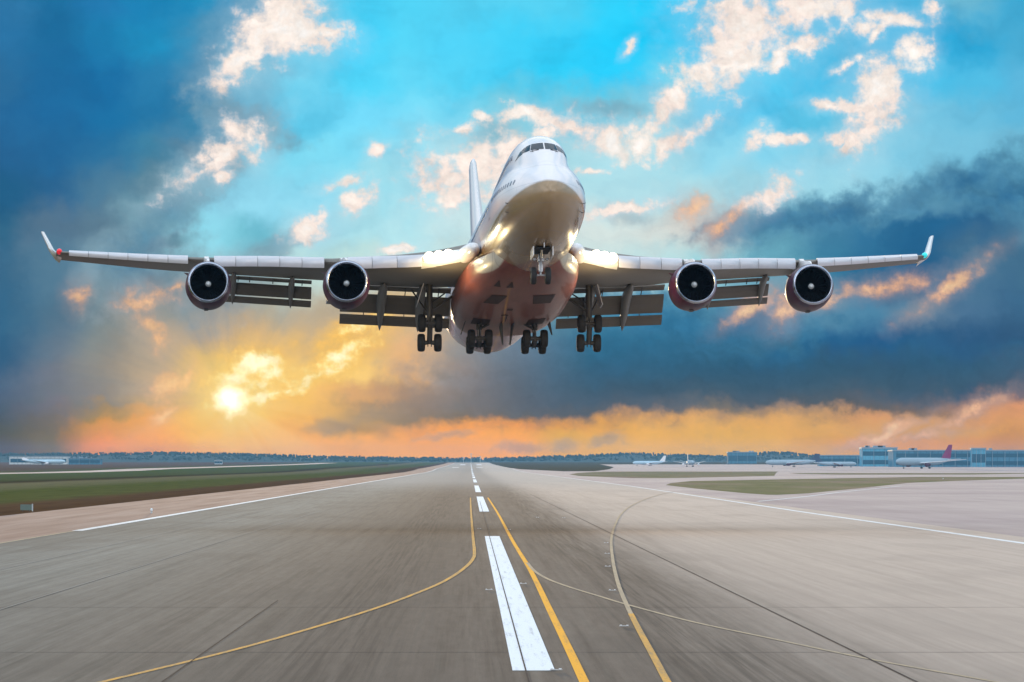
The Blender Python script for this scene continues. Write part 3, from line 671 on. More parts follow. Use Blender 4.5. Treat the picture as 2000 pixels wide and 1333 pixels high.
# wing root leading-edge fairings and side bay doors
for sg in (-1, 1):
    b2 = MB(); b2.lathe([(0, .02), (.12, .22), (.4, .38), (1.0, .50), (2.4, .55), (4.5, .5), (6, .3)], W(18.9, sg * 3.3, 4.3), (sg*.18, 1, -.02), 24, (True, True)); b2.build('root_fairing', M['white'], bel)

# ---- wings
LEZ = [(2.8,4.6),(4.1,4.53),(6.1,4.5),(9,4.76),(12.7,5.2),(16.7,5.86),(20.9,6.47),(24.4,7.08),(27.9,7.75),(31.2,8.38)]
def le_s(y): return 20.5 + (y - 3.25) * .885
def te_s(y): return 36.0 + (y - 3.25) * .18 if y < 12.3 else 37.63 + (y - 12.3) * .62
TEZ = [(2.8,4.35),(6,4.42),(9,4.62),(12.7,5.10),(16.7,5.75),(20.9,6.42),(24.4,7.02),(27.9,7.72),(31.2,8.38)]
TC = [(2.8,.135),(12,.10),(21,.085),(31.2,.08)]
def airfoil(y, sg, s0=None, s1=None, n=14):
    a = le_s(y); c = te_s(y) - a; zl = smooth_tab(LEZ, y) - .30 * min(1, c / 9); zt = smooth_tab(TEZ, y) ; t = interp(TC, y)
    up = []; dn = []
    for i in range(n + 1):
        x = .5 * (1 - cos(pi * i / n)); yt = 5 * t * (.2969 * sqrt(x) - .126 * x - .3516 * x * x + .2843 * x**3 - .1036 * x**4)
        zc = zl + (zt - zl) * x + .012 * 4 * x * (1 - x) * c
        up.append(W(a + x * c, sg * y, zc + yt * c * .95)); dn.append(W(a + x * c, sg * y, zc - yt * c * 1.02))
    return up + dn[::-1][1:-1]
def slab(mb, y0, y1, sg, pts0, pts1):
    """loft a closed section between two spanwise stations; pts are (s, z)"""
    mb.loft([[W(s, sg * y0, z) for s, z in pts0], [W(s, sg * y1, z) for s, z in pts1]])
ENG = [(11.7, 22.0, 2.50), (20.75, 30.1, 3.72)]
for sg in (-1, 1):
    ys = [2.6, 3.25, 4.5, 6, 8, 10, 12.3, 14.5, 17, 19.5, 21, 23, 25, 27, 29, 30.4, 31.2]
    mb = MB(); mb.loft([airfoil(y, sg) for y in ys]); wing = mb.build('wing', M['wing_under'], jet, autos=50)
    # drooped slats, panel by panel
    runs = [(6.6, 11.4, 3, .86), (12.9, 20.25, 5, .78), (22.0, 30.3, 6, .64)]
    for a, c, n, dep in runs:
        for i in range(n):
            y0 = a + (c - a) * i / n + .014; y1 = a + (c - a) * (i + 1) / n - .014; S = []
            for y in (y0, (y0+y1)/2, y1):
                d_ = dep * (1 if y < 20 else 1 - .32 * (y - 21.6) / 8.7); L = le_s(y); z = smooth_tab(LEZ, y)
                ou = [(L + .25, z + .06), (L - .05, z + .03), (L - .32, z - .10), (L - .50, z - d_ * .42), (L - .52, z - d_ * .70), (L - .40, z - d_ * .98)]
                inn = [(L - .36, z - d_ * .96), (L - .43, z - d_ * .68), (L - .40, z - d_ * .42), (L - .24, z - .15), (L, z - .04), (L + .25, z)]
                S.append([W(p, sg * y, q_) for p, q_ in ou + inn])
            b2 = MB(); b2.loft(S); b2.build('slat', M['slat'], wing, autos=50)
    # leading edge at the root (no slat, pale)
    S = []
    for y in (3.1, 4.2, 5.3, 6.6):
        L = le_s(y); z = smooth_tab(LEZ, y)
        S.append([W(p, sg * y, q_) for p, q_ in [(L + .8, z + .12), (L + .1, z + .05), (L - .22, z - .18), (L - .18, z - .42), (L + .1, z - .66), (L + .8, z - .80), (L + .85, z - .6), (L + .85, z)]])
    b2 = MB(); b2.loft(S); b2.build('leading_edge', M['white'], wing, autos=50)
    # slotted flaps
    def flap_set(y0, y1, k):
        def base(y): return te_s(y) + .1, smooth_tab(TEZ, y)
        g = .10 + .05 / k
        defs = [('fore_flap', [(.10, -.02), (.45, -.06), (.82, -.26), (.76, -.33), (.40, -.19), (.10, -.12)]),
                ('main_flap', [(.84, -.44 - g), (1.08, -.44 - g), (2.12, -1.50 - g), (2.08, -1.58 - g), (1.30, -1.05 - g), (.90, -.64 - g)]),
                ('aft_flap', [(2.10, -1.72 - g), (2.27, -1.76 - g), (2.84, -2.28 - g), (2.80, -2.33 - g), (2.25, -1.98 - g), (2.12, -1.82 - g)])]
        for nm, sec_ in defs:
            b2 = MB(); S = []
            for y in (y0, y1):
                bs, bz = base(y); S.append([W(bs + p * k, sg * y, bz + q_ * k) for p, q_ in sec_])
            b2.loft(S); b2.build(nm, M['flap'], wing, smooth=False, autos=None)
    flap_set(3.75, 11.35, 1.0); flap_set(13.35, 19.35, .66)
    b2 = MB()      # flap links bridging the slots
    for y, k in [(6.9, 1), (9.7, 1), (4.6, 1), (16.0, .66), (17.6, .66), (14.0, .66), (18.4, .66)]:
        bs, bz = te_s(y) + .1, smooth_tab(TEZ, y)
        b2.tube(W(bs - .2, sg * y, bz - .1), W(bs + .95 * k, sg * y, bz - .5 * k), .035, .035, 6)
        b2.tube(W(bs + 2.0 * k, sg * y, bz - 1.5 * k), W(bs + 2.2 * k, sg * y, bz - 1.75 * k), .03, .03, 6)
    b2.build('flap_link', M['gear_dark'], wing)
    # flap track fairings
    for y, k in [(5.9, 1.0), (8.55, 1.0), (14.75, .68), (18.75, .68)]:
        bs, bz = te_s(y), smooth_tab(TEZ, y); path = [(-3.6, -.55, .05, .08), (-2.8, -.62, .20, .26), (-1.5, -.70, .27, .40), (0, -.92, .30, .52), (1.2, -1.40, .28, .55), (2.2, -2.0, .20, .42), (2.9, -2.45, .10, .22), (3.2, -2.72, .02, .04)]
        S = []
        for ds, dz_, w_, h_ in path:
            S.append([W(bs + ds * k, sg * y + w_ * k * 1.1 * cos(t), bz + dz_ * k + .1 + h_ * k * sin(t)) for t in [2 * pi * j / 14 for j in range(14)]])
        b2 = MB(); b2.loft(S); b2.build('flap_track_fairing', M['wing_grey'], wing)
    # winglet
    tipz = 8.38
    def wl(y, s0, s1, z, t): return [W(s0, sg * y, z), W(s0 + .12 * (s1 - s0), sg * (y + t), z + .02), W(s0 + .5 * (s1 - s0), sg * (y + t * 1.1), z + .02), W(s1, sg * y, z), W(s0 + .5 * (s1 - s0), sg * (y - t * 1.1), z), W(s0 + .12 * (s1 - s0), sg * (y - t), z)]
    b2 = MB(); b2.loft([wl(31.0, 45.3, 49.3, 8.12, .14), wl(31.32, 45.9, 49.4, 8.38, .17), wl(31.55, 46.6, 49.6, 8.75, .16), wl(32.2, 48.9, 50.5, 10.35, .11)])
    b2.build('winglet', M['white'], wing, autos=40)
    b2 = MB(); b2.lathe([(-.22, .02), (-.15, .12), (0, .19), (.3, .2), (.5, .1)], W(le_s(30.95) + .05, sg * 30.98, 8.28), (0, 1, 0), 16, (True, True))
    b2.build('navigation_light', M['red_lamp'] if sg < 0 else M['green_lamp'], wing)
    # landing lamps in the wing root
    for yy in (4.95, 5.55, 6.15):
        L = le_s(yy); b2 = MB(); b2.lathe([(-.14, .02), (-.10, .22), (0, .33), (.2, .35)], W(L - .58, sg * yy, 4.24), (0, 1, .05), 20, (True, True)); b2.build('landing_light', M['lamp'], wing)
    # engines
    for (ey, es, ez) in ENG:
        e0 = W(es, sg * ey, ez); ax = (0 + sg * -.02, 1, -.0)
        b2 = MB(); b2.lathe([(.18, 1.395), (.6, 1.50), (1.2, 1.55), (2.0, 1.57), (3.0, 1.50), (4.2, 1.28), (5.0, 1.08), (4.9, .98), (4.0, .95)], e0, ax, 48, (False, True))
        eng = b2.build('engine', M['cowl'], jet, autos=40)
        b2 = MB(); b2.lathe([(.20, 1.405), (.08, 1.375), (.02, 1.33), (0, 1.285), (.03, 1.24), (.12, 1.20), (.34, 1.175)], e0, ax, 48); b2.build('inlet_lip', M['lip'], eng)
        b2 = MB(); b2.lathe([(.32, 1.178), (.7, 1.16), (1.3, 1.19), (1.9, 1.21)], e0, ax, 48); b2.build('inlet_duct', M['fan'], eng)
        b2 = MB(); o_ = Vector(e0)
        for k in range(30):       # twisted fan blades
            t = 2 * pi * k / 30; R = []
            for r in (.30, .6, .9, 1.19):
                tw = .35 + .55 * r; p = []
                for q_ in (-1, 1):
                    an = t + q_ * .075; p.append((o_.x + r * cos(an), o_.y + 1.45 + q_ * .10 * tw, o_.z + r * sin(an)))
                R.append(p)
            b2.loft(R, closed=False)
        b2.build('fan', M['fan'], eng, smooth=False, autos=None)
        b2 = MB(); b2.lathe([(1.75, .01), (1.75, 1.2)], e0, ax, 32, (False, False)); b2.build('fan_backing', M['dark'], eng)
        b2 = MB(); b2.lathe([(.70, .01), (.74, .085), (.84, .15), (.98, .20)], e0, ax, 24, (True, False)); b2.build('spinner', M['spin'], eng)
        b2 = MB(); b2.lathe([(.98, .20), (1.25, .28), (1.5, .35)], e0, ax, 24); b2.build('spinner_base', M['fan'], eng)
        b2 = MB(); b2.lathe([(4.2, .80), (5.6, .62), (6.6, .40), (7.3, .10)], e0, ax, 24, (True, True)); b2.build('exhaust_cone', M['gear_dark'], eng)
        # pylon
        ly = le_s(ey); zz = smooth_tab(LEZ, ey); S = []
        for s_, z0, z1, hw in [(es + .9, ez + 1.38, ez + 1.62, .06), (es + 1.8, ez + 1.3, min(zz - .55, ez + 1.9), .18), (ly - .7, ez + 1.2, zz - .25, .24), (ly - .1, ez + 1.2, zz - .02, .26), (ly + 1.5, ez + 1.1, zz, .26), (ly + 4.5, ez + 1.1, zz - .2, .2), (ly + 7.5, zz - .9, zz - .3, .05)]:
            y_ = sg * ey; S.append([W(s_, y_ - hw, z0), W(s_, y_ + hw, z0), W(s_, y_ + hw, (z0+z1)/2), W(s_, y_ + hw * .6, z1), W(s_, y_ - hw * .6, z1), W(s_, y_ - hw, (z0+z1)/2)])
        b2 = MB(); b2.loft(S); b2.build('pylon', M['white'], eng, autos=50)
        b2 = MB(); b2.box((e0[0] - .1, e0[1] + 2.2, e0[2] - 1.585), (.14, .30, .035)); b2.build('drain_mast', M['gear_dark'], eng)
        b2 = MB()  # small strake
        b2.add([W(es + 1.0, sg * ey - 1.35, ez + .75), W(es + 2.0, sg * ey - 1.35, ez + .75), W(es + 2.0, sg * ey - 1.62, ez + .95), W(es + 1.0, sg * ey - 1.35, ez + .72), W(es + 2.0, sg * ey - 1.35, ez + .72), W(es + 2.0, sg * ey - 1.62, ez + .92)], [(0, 1, 2), (3, 5, 4), (0, 3, 4, 1), (1, 4, 5, 2), (2, 5, 3, 0)]); b2.build('nacelle_strake', M['cowl'], eng)
        # dark notch beside the pylon where the slat stops
        y0, y1 = ey - (.0 if sg < 0 else .0), ey + .9
    # tailplane
    def tp(y, s0, s1, z, t): c_ = s1 - s0; return [W(s0, sg * y, z), W(s0 + .15 * c_, sg * y, z + t), W(s0 + .5 * c_, sg * y, z + t), W(s1, sg * y, z), W(s0 + .5 * c_, sg * y, z - t), W(s0 + .15 * c_, sg * y, z - t)]
    b2 = MB(); b2.loft([tp(.8, 59.3, 67.2, 7.1, .42), tp(11.0, 66.6, 69.2, 8.35, .14)]); b2.build('tailplane', M['wing_grey'], jet, autos=50)
# fin
def fn(z, s0, s1, t): c_ = s1 - s0; return [W(s0, 0, z), W(s0 + .06 * c_, t * .7, z), W(s0 + .3 * c_, t, z), W(s1, 0.02, z), W(s1, -.02, z), W(s0 + .3 * c_, -t, z), W(s0 + .06 * c_, -t * .7, z)]
b2 = MB(); b2.loft([fn(8.0, 53.0, 66.8, .62), fn(9.2, 54.8, 67.1, .56), fn(18.35, 64.0, 69.3, .26), fn(18.75, 64.6, 69.4, .14)]); b2.build('fin', M['white'], jet, autos=60)

# ---- landing gear
def wheel(parent, s, y, z, r, w):
    b2 = MB(); b2.lathe([(-w*.5, r*.55), (-w*.5, r*.84), (-w*.40, r*.95), (-w*.18, r), (w*.18, r), (w*.40, r*.95), (w*.5, r*.84), (w*.5, r*.55)], W(s, y, z), (1, 0, 0), 28)
    wh = b2.build('wheel', M['rubber'], parent)
    b2 = MB(); b2.lathe([(-w*.42, r*.10), (-w*.46, r*.30), (-w*.40, r*.56), (w*.40, r*.56), (w*.46, r*.30), (w*.42, r*.10)], W(s, y, z), (1, 0, 0), 20, (True, True)); b2.build('hub', M['gear_dark'], wh) if False else b2.build('hub', M['gear_dark'], parent)
    return wh
# nose gear
b2 = MB(); b2.tube(W(7.9, 0, 2.6), W(7.75, 0, 1.55), .14, .14, 14); b2.tube(W(7.75, 0, 1.6), W(7.7, 0, .62), .10, .10, 12)
b2.tube(W(7.7, -.52, .62), W(7.7, .52, .62), .07, .07, 10); b2.tube(W(7.5, 0, 1.55), W(5.9, 0, 2.35), .06, .06, 8)
b2.box(W(7.62, 0, 1.60), (.20, .16, .10)); b2.box(W(7.62, 0, 1.05), (.13, .12, .22)); b2.tube(W(7.55, 0, 1.3), W(7.4, 0, .75), .05, .04, 8)
ng = b2.build('nose_gear', M['steel'], jet)
for sg in (-1, 1):
    wheel(ng, 7.7, sg * .46, .58, .56, .36)
    b2 = MB(); b2.lathe([(-.06, .02), (-.05, .08), (0, .11), (.12, .10)], W(7.45, sg * .42, 1.62), (0, 1, 0), 12, (True, True)); b2.tube(W(7.55, 0, 1.62), W(7.55, sg * .42, 1.62), .03, .03, 6); b2.build('taxi_light', M['steel'], ng)
    b2 = MB(); b2.box(W(6.6, sg * .62, 1.86), (.03, 1.0, .30)); b2.build('gear_door', M['white'], ng)
b2 = MB(); b2.box(W(6.9, 0, 2.075), (.50, 1.25, .03)); b2.build('gear_bay', M['dark'], ng)
def bogie(name, s, y, z, tilt, top, half=.62, ax=.73):
    ct, st_ = cos(tilt), sin(tilt)
    b2 = MB(); b2.tube(W(*top), W(s, y, z + .85), .22, .20, 14); b2.tube(W(s, y, z + .95), W(s, y, z), .13, .15, 12)
    b2.tube(W(s - ax * ct * 1.05, y, z + ax * st_ * 1.05), W(s + ax * ct * 1.05, y, z - ax * st_ * 1.05), .19, .19, 12)
    for q_ in (-1, 1):
        for h in (-1, 1): b2.tube(W(s + q_ * ax * ct, y, z - q_ * ax * st_), W(s + q_ * ax * ct, y + h * (half - .12), z - q_ * ax * st_), .10, .20, 12)
        b2.tube(W(s + q_ * ax * ct - .1, y - .12, z - q_ * ax * st_ - .1), W(s + q_ * ax * ct - .1, y - .12, z - q_ * ax * st_ - .3), .04, .03, 6); b2.tube(W(s + q_ * ax * ct - .1, y + .12, z - q_ * ax * st_ - .1), W(s + q_ * ax * ct - .1, y + .12, z - q_ * ax * st_ - .3), .04, .03, 6)
    b2.tube(W(s - .25, y, z + 1.1), W(s - .45, y, z + .25), .05, .05, 8); b2.box(W(s, y, z + .98), (.20, .18, .12))
    g = b2.build(name, M['gear_dark'], jet)
    b2 = MB(); b2.tube(W(s - .13, y - .06, z + .92), W(s - .13, y - .06, z + .22), .035, .035, 8); b2.tube(W(s - .13, y + .07, z + .92), W(s - .13, y + .07, z + .22), .045, .045, 8); b2.build('oleo', M['steel'], g)
    for q_ in (-1, 1):
        for h in (-1, 1): wheel(g, s + q_ * ax * ct, y + h * half, z - q_ * ax * st_, .62, .49)
    return g
for sg in (-1, 1):
    g = bogie('main_gear', 32.6, sg * 5.5, .62, radians(58), (32.6, sg * 5.5, 4.0), .57)
    b2 = MB(); b2.tube(W(32.6, sg * 5.45, 2.1), W(32.9, sg * 3.8, 3.3), .09, .09, 8); b2.tube(W(32.6, sg * 5.45, 1.75), W(34.6, sg * 6.6, 3.9), .06, .06, 8); b2.tube(W(32.6, sg * 5.4, 2.7), W(33.4, sg * 4.4, 3.5), .05, .05, 8); b2.build('brace', M['gear_dark'], g)
    b2 = MB(); b2.add([W(31.4, sg * 5.95, 3.9), W(33.6, sg * 5.95, 3.9), W(33.6, sg * 6.35, 2.55), W(31.9, sg * 6.35, 2.55), W(31.4, sg * 6.0, 3.9), W(33.6, sg * 6.0, 3.9), W(33.6, sg * 6.4, 2.55), W(31.9, sg * 6.4, 2.55)], [(0, 1, 2, 3), (4, 7, 6, 5), (0, 4, 5, 1), (1, 5, 6, 2), (2, 6, 7, 3), (3, 7, 4, 0)]); b2.build('gear_door', M['slat'], g, smooth=False)
    g = bogie('main_gear', 35.0, sg * 1.92, .38, radians(10), (34.8, sg * 1.92, 2.2), .60)
    b2 = MB(); b2.tube(W(34.9, sg * 1.9, 1.25), W(35.0, sg * .55, 2.0), .09, .09, 8); b2.tube(W(34.9, sg * 1.9, 1.3), W(33.2, sg * 1.7, 2.0), .07, .07, 8); b2.tube(W(34.9, sg * 2.2, 1.85), W(35, sg * .9, 1.85), .08, .08, 8); b2.build('brace', M['gear_dark'], g)
    b2 = MB(); b2.add([W(33.8, sg * .38, 1.62), W(36.2, sg * .38, 1.62), W(35.9, sg * .22, .35), W(35.3, sg * .22, .20), W(33.8, sg * .45, 1.62), W(36.2, sg * .45, 1.62), W(35.9, sg * .28, .35), W(35.3, sg * .28, .20)], [(0, 1, 2, 3), (4, 7, 6, 5), (0, 4, 5, 1), (1, 5, 6, 2), (2, 6, 7, 3), (3, 7, 4, 0)]); b2.build('gear_door', M['gear_dark'], g, smooth=False)
    b2 = MB(); b2.add([W(34.2, sg * 2.9, 1.70), W(35.8, sg * 2.9, 1.70), W(35.6, sg * 3.15, .95), W(35.2, sg * 3.15, .9), W(34.2, sg * 2.96, 1.70), W(35.8, sg * 2.96, 1.70), W(35.6, sg * 3.2, .95), W(35.2, sg * 3.2, .9)], [(0, 1, 2, 3), (4, 7, 6, 5), (0, 4, 5, 1), (1, 5, 6, 2), (2, 6, 7, 3), (3, 7, 4, 0)]); b2.build('gear_door', M['gear_dark'], g, smooth=False)

# landing lamps' own light
for sg in (-1, 1):
    ld = bpy.data.lights.new('landing_lamp', 'POINT'); ld.energy = 700; ld.color = (1, .74, .36); ld.shadow_soft_size = .35
    lo_ = bpy.data.objects.new('landing_lamp', ld); COL.objects.link(lo_)
    lo_.location = jet.matrix_world @ Vector(W(le_s(5.4) - 1.3, sg * 6.3, 2.2))

# ------------------------------------------------------------------ parked aircraft
def parked_jet(name, loc, yaw, L=60, span=58, fin_h=17, tail_mat=None, body=None, label=''):
    r = empty(name, loc, (0, 0, yaw)); tag(r, label, 'parked aircraft'); k = L / 60
    R = 2.85 * k; zc = 5.2 * k
    prof = [(0, .02), (.5, .9), (1.5, 1.7), (3.5, 2.4), (6, 2.8), (9, 2.85), (40, 2.85), (46, 2.5), (53, 1.4), (59, .35)]
    mb = MB(); rings = []
    for a, rr in prof:
        up = .9 * max(0, (a - 40) / 19) ** 1.3 * 2
        rings.append([(rr * k * cos(t), -30 * k + a * k, zc + up * k + rr * k * sin(t)) for t in [2*pi*j/24 for j in range(24)]])
    mb.loft(rings); mb.build('fuselage', body or M['far_white'], r)
    def foil(mb, secs): mb.loft([[(x, y0, z), (x, y0 + .15*(y1-y0), z+t), (x, y0 + .55*(y1-y0), z+t), (x, y1, z), (x, y0 + .5*(y1-y0), z-t)] for x, y0, y1, z, t in secs])
    for sg in (-1, 1):
        mb = MB(); foil(mb, [(sg*1.5*k, -9*k, 3*k, zc - 1.3*k, .7*k), (sg*9*k, -3*k, 4.5*k, zc - .5*k, .35*k), (sg*span/2, 8.5*k, 10.5*k, zc + 1.6*k, .12*k)]); mb.build('wing', M['white'], r)
        mb = MB(); mb.lathe([(0, 1.15*k), (.15*k, 1.35*k), (1.5*k, 1.5*k), (3.6*k, 1.2*k), (5*k, .6*k)], (sg*9.5*k, -8.5*k, zc - 2.4*k), (0, 1, 0), 20, (True, True)); mb.build('engine', M['cowl'] if tail_mat else M['white'], r)
        mb = MB(); foil(mb, [(sg*.6*k, 23*k, 28.5*k, zc + 1.2*k, .25*k), (sg*9.5*k, 27.5*k, 30*k, zc + 2*k, .1*k)]); mb.build('tailplane', M['white'], r)
        mb = MB(); mb.tube((sg*4*k, 1.5*k, zc - 1*k), (sg*4*k, 1.5*k, .6), .25, .2, 8); mb.lathe([(-.8, .5), (-.8, .6*k), (.8, .6*k), (.8, .5)], (sg*4*k, 1.5*k, .62*k), (1, 0, 0), 16, (True, True)); mb.build('main_gear', M['gear_dark'], r)
    mb = MB(); mb.loft([[(0, y0, z), (t, y0 + .3*(y1-y0), z), (0, y1, z), (-t, y0 + .3*(y1-y0), z)] for z, y0, y1, t in [(zc + 2*k, 18*k, 28.5*k, .35*k), (fin_h, 26.5*k, 30.5*k, .15*k)]]); mb.build('fin', tail_mat or M['white'], r, autos=30)
    mb = MB(); mb.tube((0, -22*k, zc - 2*k), (0, -22*k, .5), .2, .15, 8); mb.lathe([(-.4, .3), (-.4, .5), (.4, .5), (.4, .3)], (0, -22*k, .5), (1, 0, 0), 14, (True, True)); mb.build('nose_gear', M['gear_dark'], r)
    mb = MB(); mb.box((0, -28.0*k, zc + 1.1*k), (1.15*k, .35*k, .28*k)); mb.build('cockpit_window', M['glass'], r)
    return r
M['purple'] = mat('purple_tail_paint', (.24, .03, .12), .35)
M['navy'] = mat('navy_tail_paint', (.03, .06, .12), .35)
M['far_white'] = mat('hazed_white_paint', (.30, .40, .47), .5)  # white dulled to blue grey, distance haze put into the base colour
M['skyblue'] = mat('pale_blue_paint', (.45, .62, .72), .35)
def on_ground(px, Y): return ((px - VX) / FPX * Y, Y, gz(Y) + .12)
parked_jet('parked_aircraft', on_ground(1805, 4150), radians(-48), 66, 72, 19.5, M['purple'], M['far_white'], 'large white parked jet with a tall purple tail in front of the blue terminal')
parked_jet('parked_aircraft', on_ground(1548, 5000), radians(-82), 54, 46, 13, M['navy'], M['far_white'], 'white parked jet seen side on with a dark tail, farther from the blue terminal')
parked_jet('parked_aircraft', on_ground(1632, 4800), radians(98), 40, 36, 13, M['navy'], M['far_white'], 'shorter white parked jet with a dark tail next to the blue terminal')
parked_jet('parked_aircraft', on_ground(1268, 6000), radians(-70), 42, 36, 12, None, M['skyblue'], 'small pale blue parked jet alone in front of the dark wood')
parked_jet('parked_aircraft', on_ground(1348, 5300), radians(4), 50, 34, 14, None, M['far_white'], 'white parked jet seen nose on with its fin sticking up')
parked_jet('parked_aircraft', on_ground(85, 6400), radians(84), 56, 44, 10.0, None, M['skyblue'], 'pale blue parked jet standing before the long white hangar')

# ------------------------------------------------------------------ buildings
def facade(name, c, m2, rows, wide):
    m = bpy.data.materials.new(name); m.use_nodes = True; q = NB(m.node_tree)
    p = q.new('ShaderNodeBsdfPrincipled'); out = q.new('ShaderNodeOutputMaterial'); q.l.new(p.outputs[0], out.inputs[0])
    tc = q.new('ShaderNodeTexCoord').outputs['Object']; nz = q.noise(tc, .15, 5, .6)
    x, y, z = q.sep(tc)[:3]
    fx = q.m('ABSOLUTE', q.m('SUBTRACT', q.m('FRACT', q.m('DIVIDE', x, wide)), .5)); 
    col = q.mix(nz, tuple(v * .8 for v in c) + (1,), tuple(min(1, v * 1.2) for v in c) + (1,))
    col = q.mix(q.m('MULTIPLY', q.rng(fx, .44, .46), .6), col, tuple(m2) + (1,))
    q.put(p.inputs['Base Color'], col); p.inputs['Roughness'].default_value = .9; p.inputs['Specular IOR Level'].default_value = .05
    return m
M['haze_blue_clad'] = facade('haze_blue_cladding', (.09, .23, .33), (.03, .08, .12), 3, 6)  # blue of the distance haze painted into the walls
M['haze_cyan_clad'] = facade('haze_cyan_cladding', (.12, .36, .50), (.08, .2, .3), 3, 5)  # brighter wall, haze tint likewise in its colour
M['hangar'] = facade('hangar_cladding', (.66, .70, .70), (.35, .4, .42), 3, 12)
M['roof'] = mat('roof_grey', (.22, .30, .36), .7)
M['bglass'] = mat('terminal_glass', (.03, .10, .15), .5, spec=.2)
M['fence'] = mat('brown_posts', (.16, .09, .08), .8)
def building(name, px0, px1, row_top, Y, depth, wall, label, cat='building', bands=1, plant=False, dock=0):
    x0 = (px0 - VX) / FPX * Y; x1 = (px1 - VX) / FPX * Y; z0 = gz(Y) + .1; top = EYE + (HY - row_top) * Y / FPX; h = top - z0; w = (x1 - x0) / 2
    r = empty(name, ((x0 + x1) / 2, Y + depth / 2, z0)); tag(r, label, cat)
    mb = MB(); mb.box((0, 0, h * .46), (w, depth / 2, h * .46)); mb.build('wall', wall, r, smooth=False)
    mb = MB(); mb.box((0, 0, h * .96), (w + .6, depth / 2 + .8, h * .04)); rf = mb.build('roof', M['roof'], r, smooth=False)
    if plant:
        for i in range(5):
            mb = MB(); xx = random.uniform(-w * .8, w * .8); mb.box((xx, 0, h * 1.0 + .9), (random.uniform(1.5, 4), 2.5, .9)); mb.build('roof_unit', M['roof'], rf, smooth=False)
    for i in range(bands):
        zz = h * (i + .5) / bands * .9; mb = MB(); mb.box((0, -depth / 2 - .1, zz), (w * .96, .12, h * .14 / bands * 1.6)); mb.build('window_band', M['bglass'], r, smooth=False)
        for k in range(1): pass
    n = min(24, max(3, int(w / 6)))
    for i in range(n + 1):
        mb = MB(); mb.box((-w + 2 * w * i / n, -depth / 2 - .35, h * .45), (.22, .2, h * .45)); mb.build('column', M['roof'], r, smooth=False)
    return r
building('terminal', 1744, 2060, 879, 5200, 60, M['haze_blue_clad'], 'long haze-blue terminal with grey columns at the right edge of the apron', 'terminal', 2, True)
building('terminal', 1684, 1752, 874, 5500, 40, M['haze_cyan_clad'], 'bright cyan block with a flat roof rising left of the long blue terminal', 'terminal', 2, True)
building('terminal_tower', 1898, 1925, 875, 5150, 14, M['haze_cyan_clad'], 'short square block standing up from the long blue terminal roof', 'tower')
building('warehouse', 1600, 1700, 889, 5700, 30, M['haze_blue_clad'], 'low dark blue shed between the parked jets and the cyan block', 'shed')
building('warehouse', 1422, 1478, 883, 8500, 40, M['haze_blue_clad'], 'blocky blue shed beside a clump of tall trees', 'shed', 1, True)
building('hangar', 18, 132, 891, 7600, 50, M['hangar'], 'long white hangar low on the left horizon', 'hangar')
building('hangar', 134, 196, 895, 7500, 40, M['haze_blue_clad'], 'small bluish hangar extension next to the long white hangar', 'hangar', 1, True)
building('shed', 419, 434, 898.5, 7700, 12, M['hangar'], 'tiny white shed alone at the foot of the wood', 'shed')
# antenna array beside the runway, approach mast at its end
r = empty('antenna_array', on_ground(747, 4600)); tag(r, 'row of thin brown antenna posts on the grass left of the runway', 'antenna array')
mb = MB()
for i in range(9): mb.box((-5 + i * 1.25, 0, 1.6), (.10, .10, 1.6))
mb.box((0, 0, 2.6), (5.2, .08, .10)); mb.box((0, 0, 1.3), (5.2, .08, .08)); mb.build('post', M['fence'], r, smooth=False)
mb = MB()
for i in range(9): mb.box((-5 + i * 1.25, -.3, 3.3), (.35, .5, .12))
mb.build('dipole', M['fence'], r, smooth=False)
for px, h in ((920, 16), (905, 9), (938, 11)):
    r = empty('approach_mast', on_ground(px, 9900)); tag(r, {920: 'tallest white mast at the far end of the runway', 905: 'short mast left of the tallest one at the far runway end', 938: 'short mast right of the tallest one at the far runway end'}[px], 'mast')
    mb = MB(); mb.box((0, 0, h / 2), (.5, .5, h / 2)); mb.build('mast', M['hangar'], r, smooth=False)
    mb = MB(); mb.box((0, 0, h + .6), (2.2, 1.2, .6)); mb.box((0, 0, h * .7), (1.4, .8, .4)); mb.build('platform', M['hangar'], r, smooth=False)
# taxiway sign on the grass
gx, gy = gp(53, 999); r = empty('taxiway_sign', (gx, gy, gz(gy))); tag(r, 'grey green box sign with a white end post on bare soil beside the runway', 'sign')
M['sign'] = mat('sign_panel', (.12, .17, .15), .5)
mb = MB(); mb.box((-.1, 0, .38), (.55, .12, .28)); mb.build('panel', M['sign'], r, smooth=False)
mb = MB(); mb.box((.52, 0, .36), (.05, .14, .36)); mb.build('post', M['hangar'], r, smooth=False)
mb = MB(); mb.box((-.45, 0, .05), (.04, .05, .05)); mb.box((.2, 0, .05), (.04, .05, .05)); mb.build('foot', M['gear_dark'], r, smooth=False)
